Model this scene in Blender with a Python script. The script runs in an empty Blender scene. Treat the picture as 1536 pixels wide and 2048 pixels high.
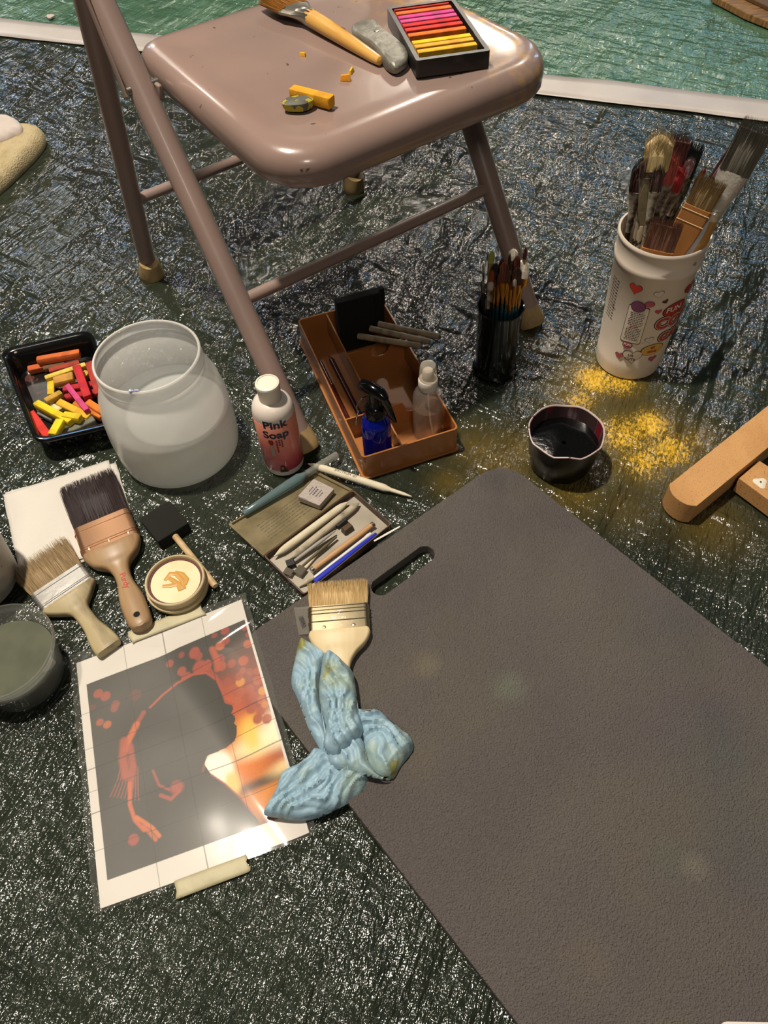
import bpy, bmesh, math, random
import numpy as np
from mathutils import Vector, Matrix, noise
from mathutils.geometry import tessellate_polygon
random.seed(7)
PI = math.pi
C = bpy.context.scene.collection
S = bpy.context.scene
# ------------------------------------------------------------------ camera
F, TH, ROLL, CAMH = 1500.0, 0.632, -0.066, 0.830
_s, _c = math.sin(TH), math.cos(TH)
FWD = Vector((0, _s, -_c)); UP0 = Vector((0, _c, _s)); RT0 = Vector((1, 0, 0))
RT = RT0*math.cos(ROLL)+UP0*math.sin(ROLL); UP = -RT0*math.sin(ROLL)+UP0*math.cos(ROLL)
CAM = Vector((0, 0, CAMH))
cd = bpy.data.cameras.new('camera'); cam = bpy.data.objects.new('camera', cd); C.objects.link(cam)
cam.matrix_world = Matrix(((RT.x, UP.x, -FWD.x, 0), (RT.y, UP.y, -FWD.y, 0), (RT.z, UP.z, -FWD.z, CAMH), (0, 0, 0, 1)))
cd.sensor_width = 36; cd.lens = 36*F/2048; cd.clip_start = 0.02; cd.clip_end = 50
S.camera = cam
# ------------------------------------------------------------------ light
S.view_settings.view_transform = 'Standard'; S.view_settings.look = 'None'
S.view_settings.gamma = 1; S.view_settings.exposure = 0.0; S.view_settings.use_curve_mapping = False
w = bpy.data.worlds.new('world'); S.world = w; w.use_nodes = True
w.node_tree.nodes['Background'].inputs[0].default_value = (0.80, 0.86, 0.84, 1)
w.node_tree.nodes['Background'].inputs[1].default_value = 0.04
def area(name, loc, target, size, power, col, sy=None, disk=False):
    l = bpy.data.lights.new(name, 'AREA'); l.energy = power; l.color = col; l.size = size
    l.shape = 'DISK' if disk else 'RECTANGLE'
    if sy: l.size_y = sy
    o = bpy.data.objects.new(name, l); C.objects.link(o); o.location = loc
    o.rotation_euler = (Vector(target)-Vector(loc)).to_track_quat('-Z', 'Y').to_euler()
    return o
WARM = (1.0, 0.89, 0.75)
area('ceiling_lamp_key', (-0.76, 0.90, 3.2), (-0.70, 0.88, 0), 0.16, 155, WARM, disk=True)
area('ceiling_lamp_far', (0.45, 4.6, 2.5), (0.3, 2.6, 0), 0.2, 25, WARM, disk=True)
area('ceiling_lamp_far_left', (-1.9, 3.6, 2.5), (-1.0, 2.0, 0), 0.18, 12, WARM, disk=True)
area('ceiling_lamp_far_right', (1.5, 3.3, 2.5), (1.0, 2.0, 0), 0.18, 12, WARM, disk=True)
area('ceiling_lamp_back_left', (-2.6, 6.2, 2.5), (-0.6, 2.2, 0), 0.2, 19, WARM, disk=True)
area('ceiling_lamp_back_right', (1.6, 7.2, 2.5), (0.6, 2.4, 0), 0.2, 19, WARM, disk=True)
area('fill_light_behind_camera', (0.25, -1.7, 2.5), (0.1, 0.9, 0), 0.5, 19, WARM, disk=True)  # added soft fill from behind the camera, brightens the upright faces
area('window_daylight_right', (3.3, 5.0, 1.7), (0.9, 1.4, 0), 0.2, 6.5, (0.42, 0.7, 1.0), 1.1)
area('window_daylight_middle', (2.3, 5.6, 1.7), (0.9, 1.4, 0), 0.2, 5, (0.42, 0.7, 1.0), 1.1)
area('window_daylight_left', (-2.5, 5.0, 1.7), (-0.5, 1.5, 0), 0.2, 7, (0.30, 0.58, 1.0), 0.9)
# ------------------------------------------------------------------ helpers
def G(px, py, z=0.0):
    """the point of the place at height z seen at that spot of the photograph"""
    d = FWD+RT*((px-768)/F)-UP*((py-1024)/F)
    return CAM+d*((z-CAMH)/d.z)
def cylhit(px, py, cx, cy, r):
    d = FWD+RT*((px-768)/F)-UP*((py-1024)/F); ox, oy = CAM.x-cx, CAM.y-cy
    a = d.x*d.x+d.y*d.y; b = 2*(ox*d.x+oy*d.y); c = ox*ox+oy*oy-r*r
    D = max(b*b-4*a*c, 0); t = (-b-math.sqrt(D))/(2*a); p = CAM+d*t
    return math.atan2(p.y-cy, p.x-cx), p.z
def lin(h, a=1.0):
    h = h.lstrip('#'); v = [int(h[i:i+2], 16)/255 for i in (0, 2, 4)]
    return tuple((x/12.92 if x <= .04045 else ((x+.055)/1.055)**2.4) for x in v)+(a,)
_M = {}
def mat(name, col, rough=.5, metal=0., bump=None, var=None, trans=0., ior=1.45, sss=0., spec=.5, coat=0., alpha=1., spots=None, stretch=None):
    """procedural principled material; bump=(scale,distance) var=(scale,col2,lo,hi) spots=(scale,col,threshold)"""
    if name in _M: return _M[name]
    m = bpy.data.materials.new(name); m.use_nodes = True; _M[name] = m
    nt = m.node_tree; p = nt.nodes['Principled BSDF']
    p.inputs['Base Color'].default_value = lin(col); p.inputs['Roughness'].default_value = rough
    p.inputs['Metallic'].default_value = metal; p.inputs['Specular IOR Level'].default_value = spec
    p.inputs['Transmission Weight'].default_value = trans; p.inputs['IOR'].default_value = ior
    p.inputs['Coat Weight'].default_value = coat; p.inputs['Alpha'].default_value = alpha
    if sss:
        p.inputs['Subsurface Weight'].default_value = sss; p.inputs['Subsurface Radius'].default_value = (.004, .003, .002)
        p.inputs['Subsurface Scale'].default_value = 1
    tc = nt.nodes.new('ShaderNodeTexCoord'); src = tc.outputs['Object']
    if stretch:
        mp = nt.nodes.new('ShaderNodeMapping'); mp.inputs['Scale'].default_value = stretch
        nt.links.new(src, mp.inputs[0]); src = mp.outputs[0]
    colout = None
    if var:
        n = nt.nodes.new('ShaderNodeTexNoise'); n.inputs['Scale'].default_value = var[0]; n.inputs['Detail'].default_value = 6
        r = nt.nodes.new('ShaderNodeValToRGB'); e = r.color_ramp.elements
        e[0].position, e[1].position = var[2], var[3]; e[0].color = lin(col); e[1].color = lin(var[1])
        nt.links.new(src, n.inputs['Vector']); nt.links.new(n.outputs[0], r.inputs[0]); colout = r.outputs[0]
    if spots:
        n = nt.nodes.new('ShaderNodeTexNoise'); n.inputs['Scale'].default_value = spots[0]; n.inputs['Detail'].default_value = 3
        r = nt.nodes.new('ShaderNodeValToRGB'); e = r.color_ramp.elements
        e[0].position, e[1].position = spots[2], spots[2]+.03; e[0].color = (0, 0, 0, 1); e[1].color = (1, 1, 1, 1)
        mx = nt.nodes.new('ShaderNodeMix'); mx.data_type = 'RGBA'
        nt.links.new(src, n.inputs['Vector']); nt.links.new(n.outputs[0], r.inputs[0]); nt.links.new(r.outputs[0], mx.inputs[0])
        if colout: nt.links.new(colout, mx.inputs[6])
        else: mx.inputs[6].default_value = lin(col)
        mx.inputs[7].default_value = lin(spots[1]); colout = mx.outputs[2]
    if colout: nt.links.new(colout, p.inputs['Base Color'])
    if bump:
        n = nt.nodes.new('ShaderNodeTexNoise'); n.inputs['Scale'].default_value = bump[0]; n.inputs['Detail'].default_value = 4
        b = nt.nodes.new('ShaderNodeBump'); b.inputs['Distance'].default_value = bump[1]
        nt.links.new(src, n.inputs['Vector']); nt.links.new(n.outputs[0], b.inputs['Height']); nt.links.new(b.outputs[0], p.inputs['Normal'])
    return m
def clear(name, col, transp=.75, rough=.05, milky=0., mcol='ffffff'):
    """thin clear plastic: transparent + gloss by fresnel (+ milky translucence)"""
    if name in _M: return _M[name]
    m = bpy.data.materials.new(name); m.use_nodes = True; _M[name] = m; nt = m.node_tree
    for n in list(nt.nodes): nt.nodes.remove(n)
    out = nt.nodes.new('ShaderNodeOutputMaterial'); t = nt.nodes.new('ShaderNodeBsdfTransparent'); t.inputs[0].default_value = lin(col)
    g = nt.nodes.new('ShaderNodeBsdfGlossy'); g.inputs['Roughness'].default_value = rough
    lw = nt.nodes.new('ShaderNodeLayerWeight'); lw.inputs[0].default_value = .5
    pw = nt.nodes.new('ShaderNodeMath'); pw.operation = 'POWER'; pw.inputs[1].default_value = 4.5; nt.links.new(lw.outputs['Facing'], pw.inputs[0])
    f = nt.nodes.new('ShaderNodeMath'); f.operation = 'MULTIPLY_ADD'; f.inputs[1].default_value = .6; f.inputs[2].default_value = .04; nt.links.new(pw.outputs[0], f.inputs[0])
    d = nt.nodes.new('ShaderNodeBsdfDiffuse'); d.inputs[0].default_value = lin(mcol)
    tr = nt.nodes.new('ShaderNodeBsdfTranslucent'); tr.inputs[0].default_value = lin(mcol)
    a = nt.nodes.new('ShaderNodeMixShader'); a.inputs[0].default_value = .5
    nt.links.new(d.outputs[0], a.inputs[1]); nt.links.new(tr.outputs[0], a.inputs[2])
    b = nt.nodes.new('ShaderNodeMixShader'); b.inputs[0].default_value = milky
    nt.links.new(t.outputs[0], b.inputs[1]); nt.links.new(a.outputs[0], b.inputs[2])
    c = nt.nodes.new('ShaderNodeMixShader'); nt.links.new(f.outputs[0], c.inputs[0])
    nt.links.new(b.outputs[0], c.inputs[1]); nt.links.new(g.outputs[0], c.inputs[2]); nt.links.new(c.outputs[0], out.inputs[0])
    return m
def vcmat(name, rough=.5, coat=0.):
    m = mat(name, 'ffffff', rough, coat=coat); nt = m.node_tree
    a = nt.nodes.new('ShaderNodeVertexColor'); a.layer_name = 'print'
    nt.links.new(a.outputs[0], nt.nodes['Principled BSDF'].inputs['Base Color']); return m

def tag(o, label, cat, group=None):
    o['label'] = label; o['category'] = cat
    if group: o['group'] = group
    return o
def root(name, label, cat, M=None, group=None):
    o = bpy.data.objects.new(name, None); C.objects.link(o); o.empty_display_size = .02
    o.matrix_world = M if M is not None else Matrix()
    return tag(o, label, cat, group)
def T(v): return Matrix.Translation(Vector(v))
def frame(o, ydir, up=(0, 0, 1)):
    """origin o, local +Y along ydir, local +Z near up"""
    y = Vector(ydir).normalized(); x = y.cross(Vector(up)).normalized(); z = x.cross(y)
    m = Matrix((x, y, z)).transposed().to_4x4(); m.translation = Vector(o); return m
def part(name, bm, m, parent=None, M=None, smooth=True, bevel=0., subd=0, label=None, world=False, angle=None):
    """world=True: bm is in world coordinates"""
    if world and parent is not None:
        q = parent
        mw = q.matrix_world.copy() if q.parent is None else WM[q.name]
        bmesh.ops.transform(bm, matrix=mw.inverted(), verts=bm.verts)
    me = bpy.data.meshes.new(name); bmesh.ops.recalc_face_normals(bm, faces=bm.faces); bm.to_mesh(me); bm.free()
    o = bpy.data.objects.new(name, me); C.objects.link(o); me.materials.append(m)
    for f in me.polygons: f.use_smooth = smooth
    if smooth:
        me.set_sharp_from_angle(angle=math.radians(angle or 40))
    if parent is not None:
        o.parent = parent
        pw = parent.matrix_world.copy() if parent.parent is None else WM[parent.name]
        WM[o.name] = pw @ (M or Matrix())
        if M is not None: o.matrix_basis = M
    elif M is not None: o.matrix_world = M
    if bevel:
        b = o.modifiers.new('bevel', 'BEVEL'); b.width = bevel; b.segments = 2; b.limit_method = 'ANGLE'; b.angle_limit = math.radians(50)
    if subd:
        s = o.modifiers.new('subd', 'SUBSURF'); s.levels = subd; s.render_levels = subd
    if label: o['label'] = label
    return o
WM = {}
def thing(name, bm, m, label, cat, group=None, M=None, **k):
    if M is None:   # put the origin at the thing's base
        vs = [v.co for v in bm.verts]; n = len(vs)
        c = Vector((sum(v.x for v in vs)/n, sum(v.y for v in vs)/n, min(v.z for v in vs)))
        bmesh.ops.translate(bm, verts=bm.verts, vec=-c); M = T(c)
    return tag(part(name, bm, m, None, M, **k), label, cat, group)
def struct(name, bm, m):
    o = part(name, bm, m, None, None); o['kind'] = 'structure'; return o
def box(bm, c, s, M=None):
    x, y, z = s[0]/2, s[1]/2, s[2]/2; c = Vector(c); vs = []
    for dz in (-z, z):
        for dx, dy in ((-x, -y), (x, -y), (x, y), (-x, y)):
            v = c+Vector((dx, dy, dz)); vs.append(bm.verts.new(M @ v if M else v))
    for f in ((0, 3, 2, 1), (4, 5, 6, 7), (0, 1, 5, 4), (1, 2, 6, 5), (2, 3, 7, 6), (3, 0, 4, 7)): bm.faces.new([vs[i] for i in f])
    return bm
def tube(bm, pts, rad, n=14, cap=True, flat=1.0, up=(0, 0, 1)):
    pts = [Vector(p) for p in pts]; rad = rad if hasattr(rad, '__len__') else [rad]*len(pts); rings = []
    for i, p in enumerate(pts):
        t = (pts[min(i+1, len(pts)-1)]-pts[max(i-1, 0)]).normalized()
        a = t.cross(Vector(up))
        if a.length < 1e-3: a = t.cross(Vector((1, 0, 0)))
        a.normalize(); b = a.cross(t).normalized(); r = rad[i]
        rings.append([bm.verts.new(p+a*math.cos(2*PI*k/n)*r+b*math.sin(2*PI*k/n)*r*flat) for k in range(n)])
    for u, v in zip(rings, rings[1:]):
        for k in range(n): bm.faces.new((u[k], u[(k+1) % n], v[(k+1) % n], v[k]))
    if cap: bm.faces.new(rings[0][::-1]); bm.faces.new(rings[-1])
    return bm
def lathe(bm, prof, n=48, c=(0, 0, 0), wob=None, cap0=True, cap1=True):
    c = Vector(c); rings = []
    for i, (r, z) in enumerate(prof):
        rings.append([bm.verts.new(c+Vector(((r*(1+(wob(2*PI*k/n, i) if wob else 0)))*math.cos(2*PI*k/n), (r*(1+(wob(2*PI*k/n, i) if wob else 0)))*math.sin(2*PI*k/n), z))) for k in range(n)])
    for u, v in zip(rings, rings[1:]):
        for k in range(n): bm.faces.new((u[k], u[(k+1) % n], v[(k+1) % n], v[k]))
    if cap0: bm.faces.new(rings[0][::-1])
    if cap1: bm.faces.new(rings[-1])
    return bm
def prism(bm, loops, z0, z1, M=None):
    """outline (and holes) raised from z0 to z1; z may be a function of (x,y)"""
    if not hasattr(loops[0][0], '__len__'): loops = [loops]
    loops = [[(p[0], p[1]) for p in l] for l in loops]
    zf0 = z0 if callable(z0) else (lambda x, y: z0); zf1 = z1 if callable(z1) else (lambda x, y: z1)
    tri = tessellate_polygon([[Vector((p[0], p[1], 0)) for p in l] for l in loops])
    flat = [p for l in loops for p in l]
    A = [bm.verts.new((x, y, zf0(x, y))) for x, y in flat]; B = [bm.verts.new((x, y, zf1(x, y))) for x, y in flat]
    for t in tri:
        try: bm.faces.new([A[i] for i in t]); bm.faces.new([B[i] for i in t][::-1])
        except ValueError: pass
    k = 0
    for l in loops:
        n = len(l)
        for i in range(n):
            a, b = k+i, k+(i+1) % n; bm.faces.new((A[a], A[b], B[b], B[a]))
        k += n
    if M: bmesh.ops.transform(bm, matrix=M, verts=bm.verts)
    return bm
def rrect(w, h, r, n=6, cx=0, cy=0):
    out = []
    for sx, sy, a in ((1, 1, 0), (-1, 1, 90), (-1, -1, 180), (1, -1, 270)):
        for i in range(n+1):
            t = math.radians(a+90*i/n); out.append((cx+sx*(w/2-r)+r*math.cos(t), cy+sy*(h/2-r)+r*math.sin(t)))
    return out
def gpoly(pts, z=0.0): return [tuple(G(x, y, z)[:2]) for x, y in pts]
def roundpoly(pts, r, n=5):
    out = []; m = len(pts)
    for i in range(m):
        p = Vector(pts[i][:2]); a = Vector(pts[i-1][:2])-p; b = Vector(pts[(i+1) % m][:2])-p
        rr = min(r, a.length*.45, b.length*.45); A = p+a.normalized()*rr; B = p+b.normalized()*rr
        for k in range(n+1):
            t = k/n; out.append(tuple(A*(1-t)**2+p*2*t*(1-t)+B*t*t))
    return out
def smooth_loop(pts, n=4):
    out = []; m = len(pts); P = [Vector(p[:2]) for p in pts]
    for i in range(m):
        a, b, c, d = P[i-1], P[i], P[(i+1) % m], P[(i+2) % m]
        for k in range(n):
            t = k/n; out.append(tuple(.5*((2*b)+(c-a)*t+(2*a-5*b+4*c-d)*t*t+(3*b-a-3*c+d)*t**3)))
    return out
def hairs(bm, w, t, L, n, y0=0., flare=0., jit=.06, r=.0004, core=.82, endprof=None):
    """brush hair along +Y: a solid core and single hairs around and over it"""
    z = t/2
    for k in range(n):
        u = random.uniform(-1, 1); v = random.uniform(-1, 1)
        if random.random() < .6: v = random.choice((-1, 1))*random.uniform(.8, 1)
        x0, z0 = u*w/2, v*t/2*math.sqrt(max(0, 1-(abs(u)**6)))
        l = L*(1+random.uniform(-jit, jit))*(endprof(u) if endprof else 1)
        x1 = x0*(1+flare)+random.gauss(0, w*.008+.0004); z1 = z0*(1-.35+flare)+random.gauss(0, .0005)
        a = Vector((x0, y0, z0)); b = Vector((x1, y0+l, z1)); m = (a+b)/2+Vector((random.gauss(0, .0004), 0, random.gauss(0, .0003)))
        tube(bm, [a, m, b], [r, r*.9, r*.25], 3, cap=False)
    if core:
        ws = [(w*.98, t*.96, 0), (w*(.98+flare*.5), t*.9, L*.45), (w*(.96+flare*.8), t*.5, L*core)]
        rg = []
        for (ww, tt, yy) in ws:
            rg.append([bm.verts.new((ww/2*sx*(1 if abs(sz) < .9 else .92), y0+yy*(endprof(sx) if endprof and yy else 1), tt/2*sz)) for sx, sz in ((-1, -.5), (-.5, -1), (0, -1), (.5, -1), (1, -.5), (1, .5), (.5, 1), (0, 1), (-.5, 1), (-1, .5))])
        for a, b in zip(rg, rg[1:]):
            for k in range(10): bm.faces.new((a[k], a[(k+1) % 10], b[(k+1) % 10], b[k]))
        bm.faces.new(rg[-1])
    return bm
def hairmat(name, c1, c2, rough=.6):
    return mat(name, c1, rough, var=(9, c2, .35, .65), bump=(6, .0004), stretch=(130, 3, 130))
def textmesh(s, size, f, ext=.0001, align='CENTER', bold=0.):
    cu = bpy.data.curves.new('t', 'FONT'); cu.body = s; cu.size = size; cu.align_x = align; cu.align_y = 'CENTER'; cu.extrude = ext; cu.offset = bold; cu.resolution_u = 3
    o = bpy.data.objects.new('t', cu); C.objects.link(o); dg = bpy.context.evaluated_depsgraph_get()
    me = bpy.data.meshes.new_from_object(o.evaluated_get(dg)); bm = bmesh.new(); bm.from_mesh(me)
    bpy.data.objects.remove(o); bpy.data.meshes.remove(me); bpy.data.curves.remove(cu)
    if size > .008: bmesh.ops.subdivide_edges(bm, edges=[e for e in bm.edges if e.calc_length() > .003], cuts=1)
    for v in bm.verts: v.co = Vector(f(v.co.x, v.co.y, v.co.z))
    return bm
def cylmap(a0, z0, r, eps=.0004, rot=0., rf=None, pitch=None):
    cr, sr = math.cos(rot), math.sin(rot)
    def f(x, y, z):
        x, y = x*cr-y*sr, x*sr+y*cr; zz = z0+y; R = (rf(zz) if rf else r); a = a0+x/R
        return ((R+eps+z)*math.cos(a), (R+eps+z)*math.sin(a), zz)
    return f
def decal(outline, f, grid=None):
    """a thin printed shape laid on a surface by the map f"""
    bm = bmesh.new(); tri = tessellate_polygon([[Vector((p[0], p[1], 0)) for p in outline]])
    vs = [bm.verts.new((p[0], p[1], 0)) for p in outline]
    for t in tri:
        try: bm.faces.new([vs[i] for i in t])
        except ValueError: pass
    for _ in range(3):
        es = [e for e in bm.edges if e.calc_length() > .006]
        if es: bmesh.ops.subdivide_edges(bm, edges=es, cuts=1); bmesh.ops.triangulate(bm, faces=bm.faces)
    for v in bm.verts: v.co = Vector(f(v.co.x, v.co.y, 0))
    return bm
def ring_outline(pts, wd):
    c = sum((Vector(p) for p in pts), Vector((0, 0)))/len(pts)
    return [tuple(c+(Vector(p)-c)*(1+wd)) for p in pts]
def heart(s, n=28):
    o = []
    for k in range(n):
        t = 2*PI*k/n; x = 16*math.sin(t)**3; y = 13*math.cos(t)-5*math.cos(2*t)-2*math.cos(3*t)-math.cos(4*t); o.append((x/32*s, (y+2)/32*s))
    return o
def ell(a, b, n=24): return [(a*math.cos(2*PI*k/n), b*math.sin(2*PI*k/n)) for k in range(n)]
def merge(a, b):
    me = bpy.data.meshes.new('x'); b.to_mesh(me); a.from_mesh(me); bpy.data.meshes.remove(me); b.free(); return a
def dup(r, M, label, name=None, group=None):
    c = r.copy(); C.objects.link(c); c.matrix_world = M; c['label'] = label
    if group: c['group'] = group
    for ch in list(r.children):
        d = ch.copy(); C.objects.link(d); d.parent = c
        for g in ch.children:
            e = g.copy(); C.objects.link(e); e.parent = d
    return c
NB = bmesh.new
# ------------------------------------------------------------------ floor and tarps
bm = NB(); box(bm, (0.1, 1.4, -.035), (7, 7, .04))
struct('floor', bm, mat('floor_boards', '6f6357', .7, var=(8, '5a4e44', .3, .7)))

def tarp_material(name, c1, c2, dust=True, bscale=1.0):
    m = bpy.data.materials.new(name); m.use_nodes = True; nt = m.node_tree; N = nt.nodes; L = nt.links; p = N['Principled BSDF']
    tc = N.new('ShaderNodeTexCoord')
    def noi(scale, detail, st=(1, 1, 1), rot=0., dist=0.):
        mp = N.new('ShaderNodeMapping'); mp.inputs['Scale'].default_value = st; mp.inputs['Rotation'].default_value = (0, 0, rot)
        mp0 = N.new('ShaderNodeMapping'); mp0.inputs['Rotation'].default_value = (0, 0, rot); L.new(tc.outputs['Object'], mp0.inputs[0])
        mp.inputs['Rotation'].default_value = (0, 0, 0); L.new(mp0.outputs[0], mp.inputs[0])
        n = N.new('ShaderNodeTexNoise'); n.inputs['Scale'].default_value = scale; n.inputs['Detail'].default_value = detail; n.inputs['Distortion'].default_value = dist
        L.new(mp.outputs[0], n.inputs['Vector']); return n.outputs[0], mp0.outputs[0]
    def math_(op, a, b):
        n = N.new('ShaderNodeMath'); n.operation = op
        for i, v in enumerate((a, b)):
            if isinstance(v, (int, float)): n.inputs[i].default_value = v
            else: L.new(v, n.inputs[i])
        return n.outputs[0]
    fine, _ = noi(270, 2, (1, .26, 1), .45, .3)        # crinkle of the film, drawn out along the pull
    mid, _ = noi(38, 3, (1, .22, 1), .5, .6)
    mid2, _ = noi(30, 3, (1, .3, 1), -.9, .6)
    def wave(rot, sc):
        mp = N.new('ShaderNodeMapping'); mp.inputs['Rotation'].default_value = (0, 0, rot); L.new(tc.outputs['Object'], mp.inputs[0])
        n = N.new('ShaderNodeTexWave'); n.inputs['Scale'].default_value = sc; n.inputs['Distortion'].default_value = 1.2; n.inputs['Detail'].default_value = 1; n.inputs['Detail Scale'].default_value = .6
        L.new(mp.outputs[0], n.inputs['Vector']); return n.outputs['Fac']
    w1 = wave(.13, 105); w2 = wave(.13+PI/2, 105)      # woven tape of the sheet, 3 mm
    sep = N.new('ShaderNodeSeparateXYZ'); L.new(tc.outputs['Object'], sep.inputs[0])   # the sheet is more crinkled where it was pulled, near the picture
    cm_ = N.new('ShaderNodeMapRange'); cm_.interpolation_type = 'SMOOTHSTEP'; cm_.inputs[1].default_value = .95; cm_.inputs[2].default_value = .35; cm_.inputs[3].default_value = .30; cm_.inputs[4].default_value = 1.35; L.new(sep.outputs[1], cm_.inputs[0])
    pt, _ = noi(5, 2); ptr = N.new('ShaderNodeMapRange'); ptr.inputs[1].default_value = .4; ptr.inputs[2].default_value = .62; ptr.inputs[3].default_value = .65; ptr.inputs[4].default_value = 1.15; L.new(pt, ptr.inputs[0])
    fine = math_('MULTIPLY', fine, math_('MULTIPLY', cm_.outputs[0], ptr.outputs[0]))
    h = math_('ADD', math_('MULTIPLY', fine, 1.35*bscale), math_('MULTIPLY', math_('ADD', mid, mid2), 3.2*bscale))
    coarse, _ = noi(115, 1, (1, .4, 1), .5, .4)
    h = math_('ADD', h, math_('MULTIPLY', coarse, .95*bscale))
    big, _ = noi(9, 2, (1, .35, 1), .62, .8)
    h = math_('ADD', h, math_('MULTIPLY', big, 9.0*bscale))
    h = math_('ADD', h, math_('MULTIPLY', math_('ADD', w1, w2), .025))
    b = N.new('ShaderNodeBump'); b.inputs['Distance'].default_value = .0030; L.new(h, b.inputs['Height']); L.new(b.outputs[0], p.inputs['Normal'])
    n = N.new('ShaderNodeTexNoise'); n.inputs['Scale'].default_value = 3.5; n.inputs['Detail'].default_value = 4; L.new(tc.outputs['Object'], n.inputs['Vector'])
    r = N.new('ShaderNodeValToRGB'); r.color_ramp.elements[0].position = .35; r.color_ramp.elements[1].position = .7
    r.color_ramp.elements[0].color = lin(c1); r.color_ramp.elements[1].color = lin(c2); L.new(n.outputs[0], r.inputs[0]); col = r.outputs[0]
    p.inputs['Roughness'].default_value = .14; p.inputs['Specular IOR Level'].default_value = .9
    if dust:
        at = N.new('ShaderNodeAttribute'); at.attribute_name = 'dust'
        dn, _ = noi(330, 8, (1, .5, 1), .3, 1.0)
        k = math_('SUBTRACT', math_('ADD', math_('MULTIPLY', at.outputs['Fac'], .74), dn), .98)
        k = math_('MULTIPLY', k, 3.2); cl = N.new('ShaderNodeClamp'); L.new(k, cl.inputs[0])
        k2 = math_('MULTIPLY', at.outputs['Fac'], .16)
        mxx = N.new('ShaderNodeMath'); mxx.operation = 'MAXIMUM'; L.new(cl.outputs[0], mxx.inputs[0]); L.new(k2, mxx.inputs[1])
        mx = N.new('ShaderNodeMix'); mx.data_type = 'RGBA'; L.new(mxx.outputs[0], mx.inputs[0]); L.new(col, mx.inputs[6]); mx.inputs[7].default_value = lin('dcae14'); col = mx.outputs[2]
        rr = N.new('ShaderNodeMapRange'); rr.inputs[3].default_value = .14; rr.inputs[4].default_value = .75; L.new(cl.outputs[0], rr.inputs[0]); L.new(rr.outputs[0], p.inputs['Roughness'])
    L.new(col, p.inputs['Base Color']); return m
def ridge(p): return 1-abs(noise.noise(p))*2
FOLDS = [  # (p0, p1, height, width): creases standing up in the near sheet
    (G(60, 520), G(330, 390), .009, .016), (G(330, 390), G(560, 300), .008, .016), (G(0, 340), G(110, 200), .007, .015), (G(120, 180), G(250, 120), .006, .012),
    (G(160, 560), G(215, 680), .008, .014), (G(0, 600), G(75, 530), .006, .012), (G(350, 640), G(410, 520), .006, .014),
    (G(640, 420), G(760, 640), .007, .02), (G(880, 620), G(820, 400), .006, .018), (G(760, 380), G(920, 385), .010, .022),
    (G(500, 560), G(720, 430), .005, .014), (G(1080, 640), G(1200, 790), .008, .016), (G(1060, 660), G(1010, 770), .006, .014), (G(960, 420), G(1200, 430), .005, .015),
    (G(1150, 330), G(1215, 420), .005, .014), (G(1440, 400), G(1490, 560), .007, .02), (G(1500, 330), G(1470, 600), .006, .012), (G(1290, 330), G(1230, 700), .004, .012),
    (G(1205, 990), G(1195, 1110), .005, .010), (G(1190, 975), G(1340, 975), .004, .008), (G(380, 1640), G(460, 1900), .004, .02), (G(500, 1950), G(860, 1800), .006, .03),
    (G(0, 1500), G(160, 1420), .004, .02), (G(60, 2030), G(330, 1760), .004, .02), (G(100, 330), G(60, 420), .006, .016), (G(20, 230), G(110, 90), .005, .012),
    (G(260, 280), G(160, 300), .006, .014), (G(560, 180), G(610, 700), .004, .02)]
def tarp(name, x0, x1, y0, y1, step, clipf, m, label, zoff, amp, dust=None, folds=()):
    nx = int((x1-x0)/step); ny = int((y1-y0)/step); bm = NB(); vs = []
    for j in range(ny+1):
        for i in range(nx+1):
            x = x0+(x1-x0)*i/nx; y = y0+(y1-y0)*j/ny; x, y = clipf(x, y)
            q = Vector((x*1.0, y*1.0, 3.1))
            u = .88*x+.47*y; v = -.47*x+.88*y
            z = amp*(noise.noise(Vector((u*4, v*1.6, 1)))+.7*noise.noise(Vector((u*1.5+9, v*5, 4))))*.6
            z += amp*.55*(ridge(Vector((u*9, v*2.6, 7)))**5-.2) + amp*.35*(ridge(Vector((u*5+3, v*14, 2)))**6)
            z = min(z, 0.0)if not folds else min(z, 0.0003)
            for a, b, hh, ww in folds:
                ab = (b-a).xy; t = max(0, min(1, (Vector((x, y))-a.xy).dot(ab)/ab.length_squared)); d = (Vector((x, y))-a.xy-ab*t).length
                d += .006*noise.noise(Vector((x*25, y*25, 0)))
                if d < ww*2: z += hh*math.exp(-(d/ww)**2*2.2)*math.sin(PI*(.12+.76*t))*(.8+.4*noise.noise(Vector((x*14, y*14, 5))))*.55
            vs.append(bm.verts.new((x, y, zoff+z)))
    for j in range(ny):
        for i in range(nx):
            k = j*(nx+1)+i; bm.faces.new((vs[k], vs[k+1], vs[k+nx+2], vs[k+nx+1]))
    o = thing(name, bm, m, label, 'tarp', M=Matrix(), angle=180)
    sol = o.modifiers.new('sheet', 'SOLIDIFY'); sol.thickness = .0005; sol.offset = -1
    if dust:
        at = o.data.attributes.new('dust', 'FLOAT', 'POINT')
        at.data.foreach_set('value', [dust(v.co.x, v.co.y) for v in o.data.vertices])
    return o
DB = [(G(1190, 760), .055, 1.0), (G(1160, 800), .05, .8), (G(1300, 850), .05, 1.0), (G(1250, 870), .07, .9), (G(1340, 900), .055, .95), (G(1290, 920), .06, .9), (G(1230, 930), .05, .6), (G(1390, 880), .04, .7),
      (G(1000, 930), .06, .6), (G(960, 900), .05, .55), (G(1040, 900), .05, .55), (G(900, 965), .03, .5), (G(1120, 690), .05, .5), (G(1150, 985), .05, .6), (G(1120, 1010), .03, .5), (G(1420, 1050), .05, .5), (G(1250, 1010), .05, .4), (G(1240, 765), .05, .9), (G(1370, 960), .06, .6)]
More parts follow.
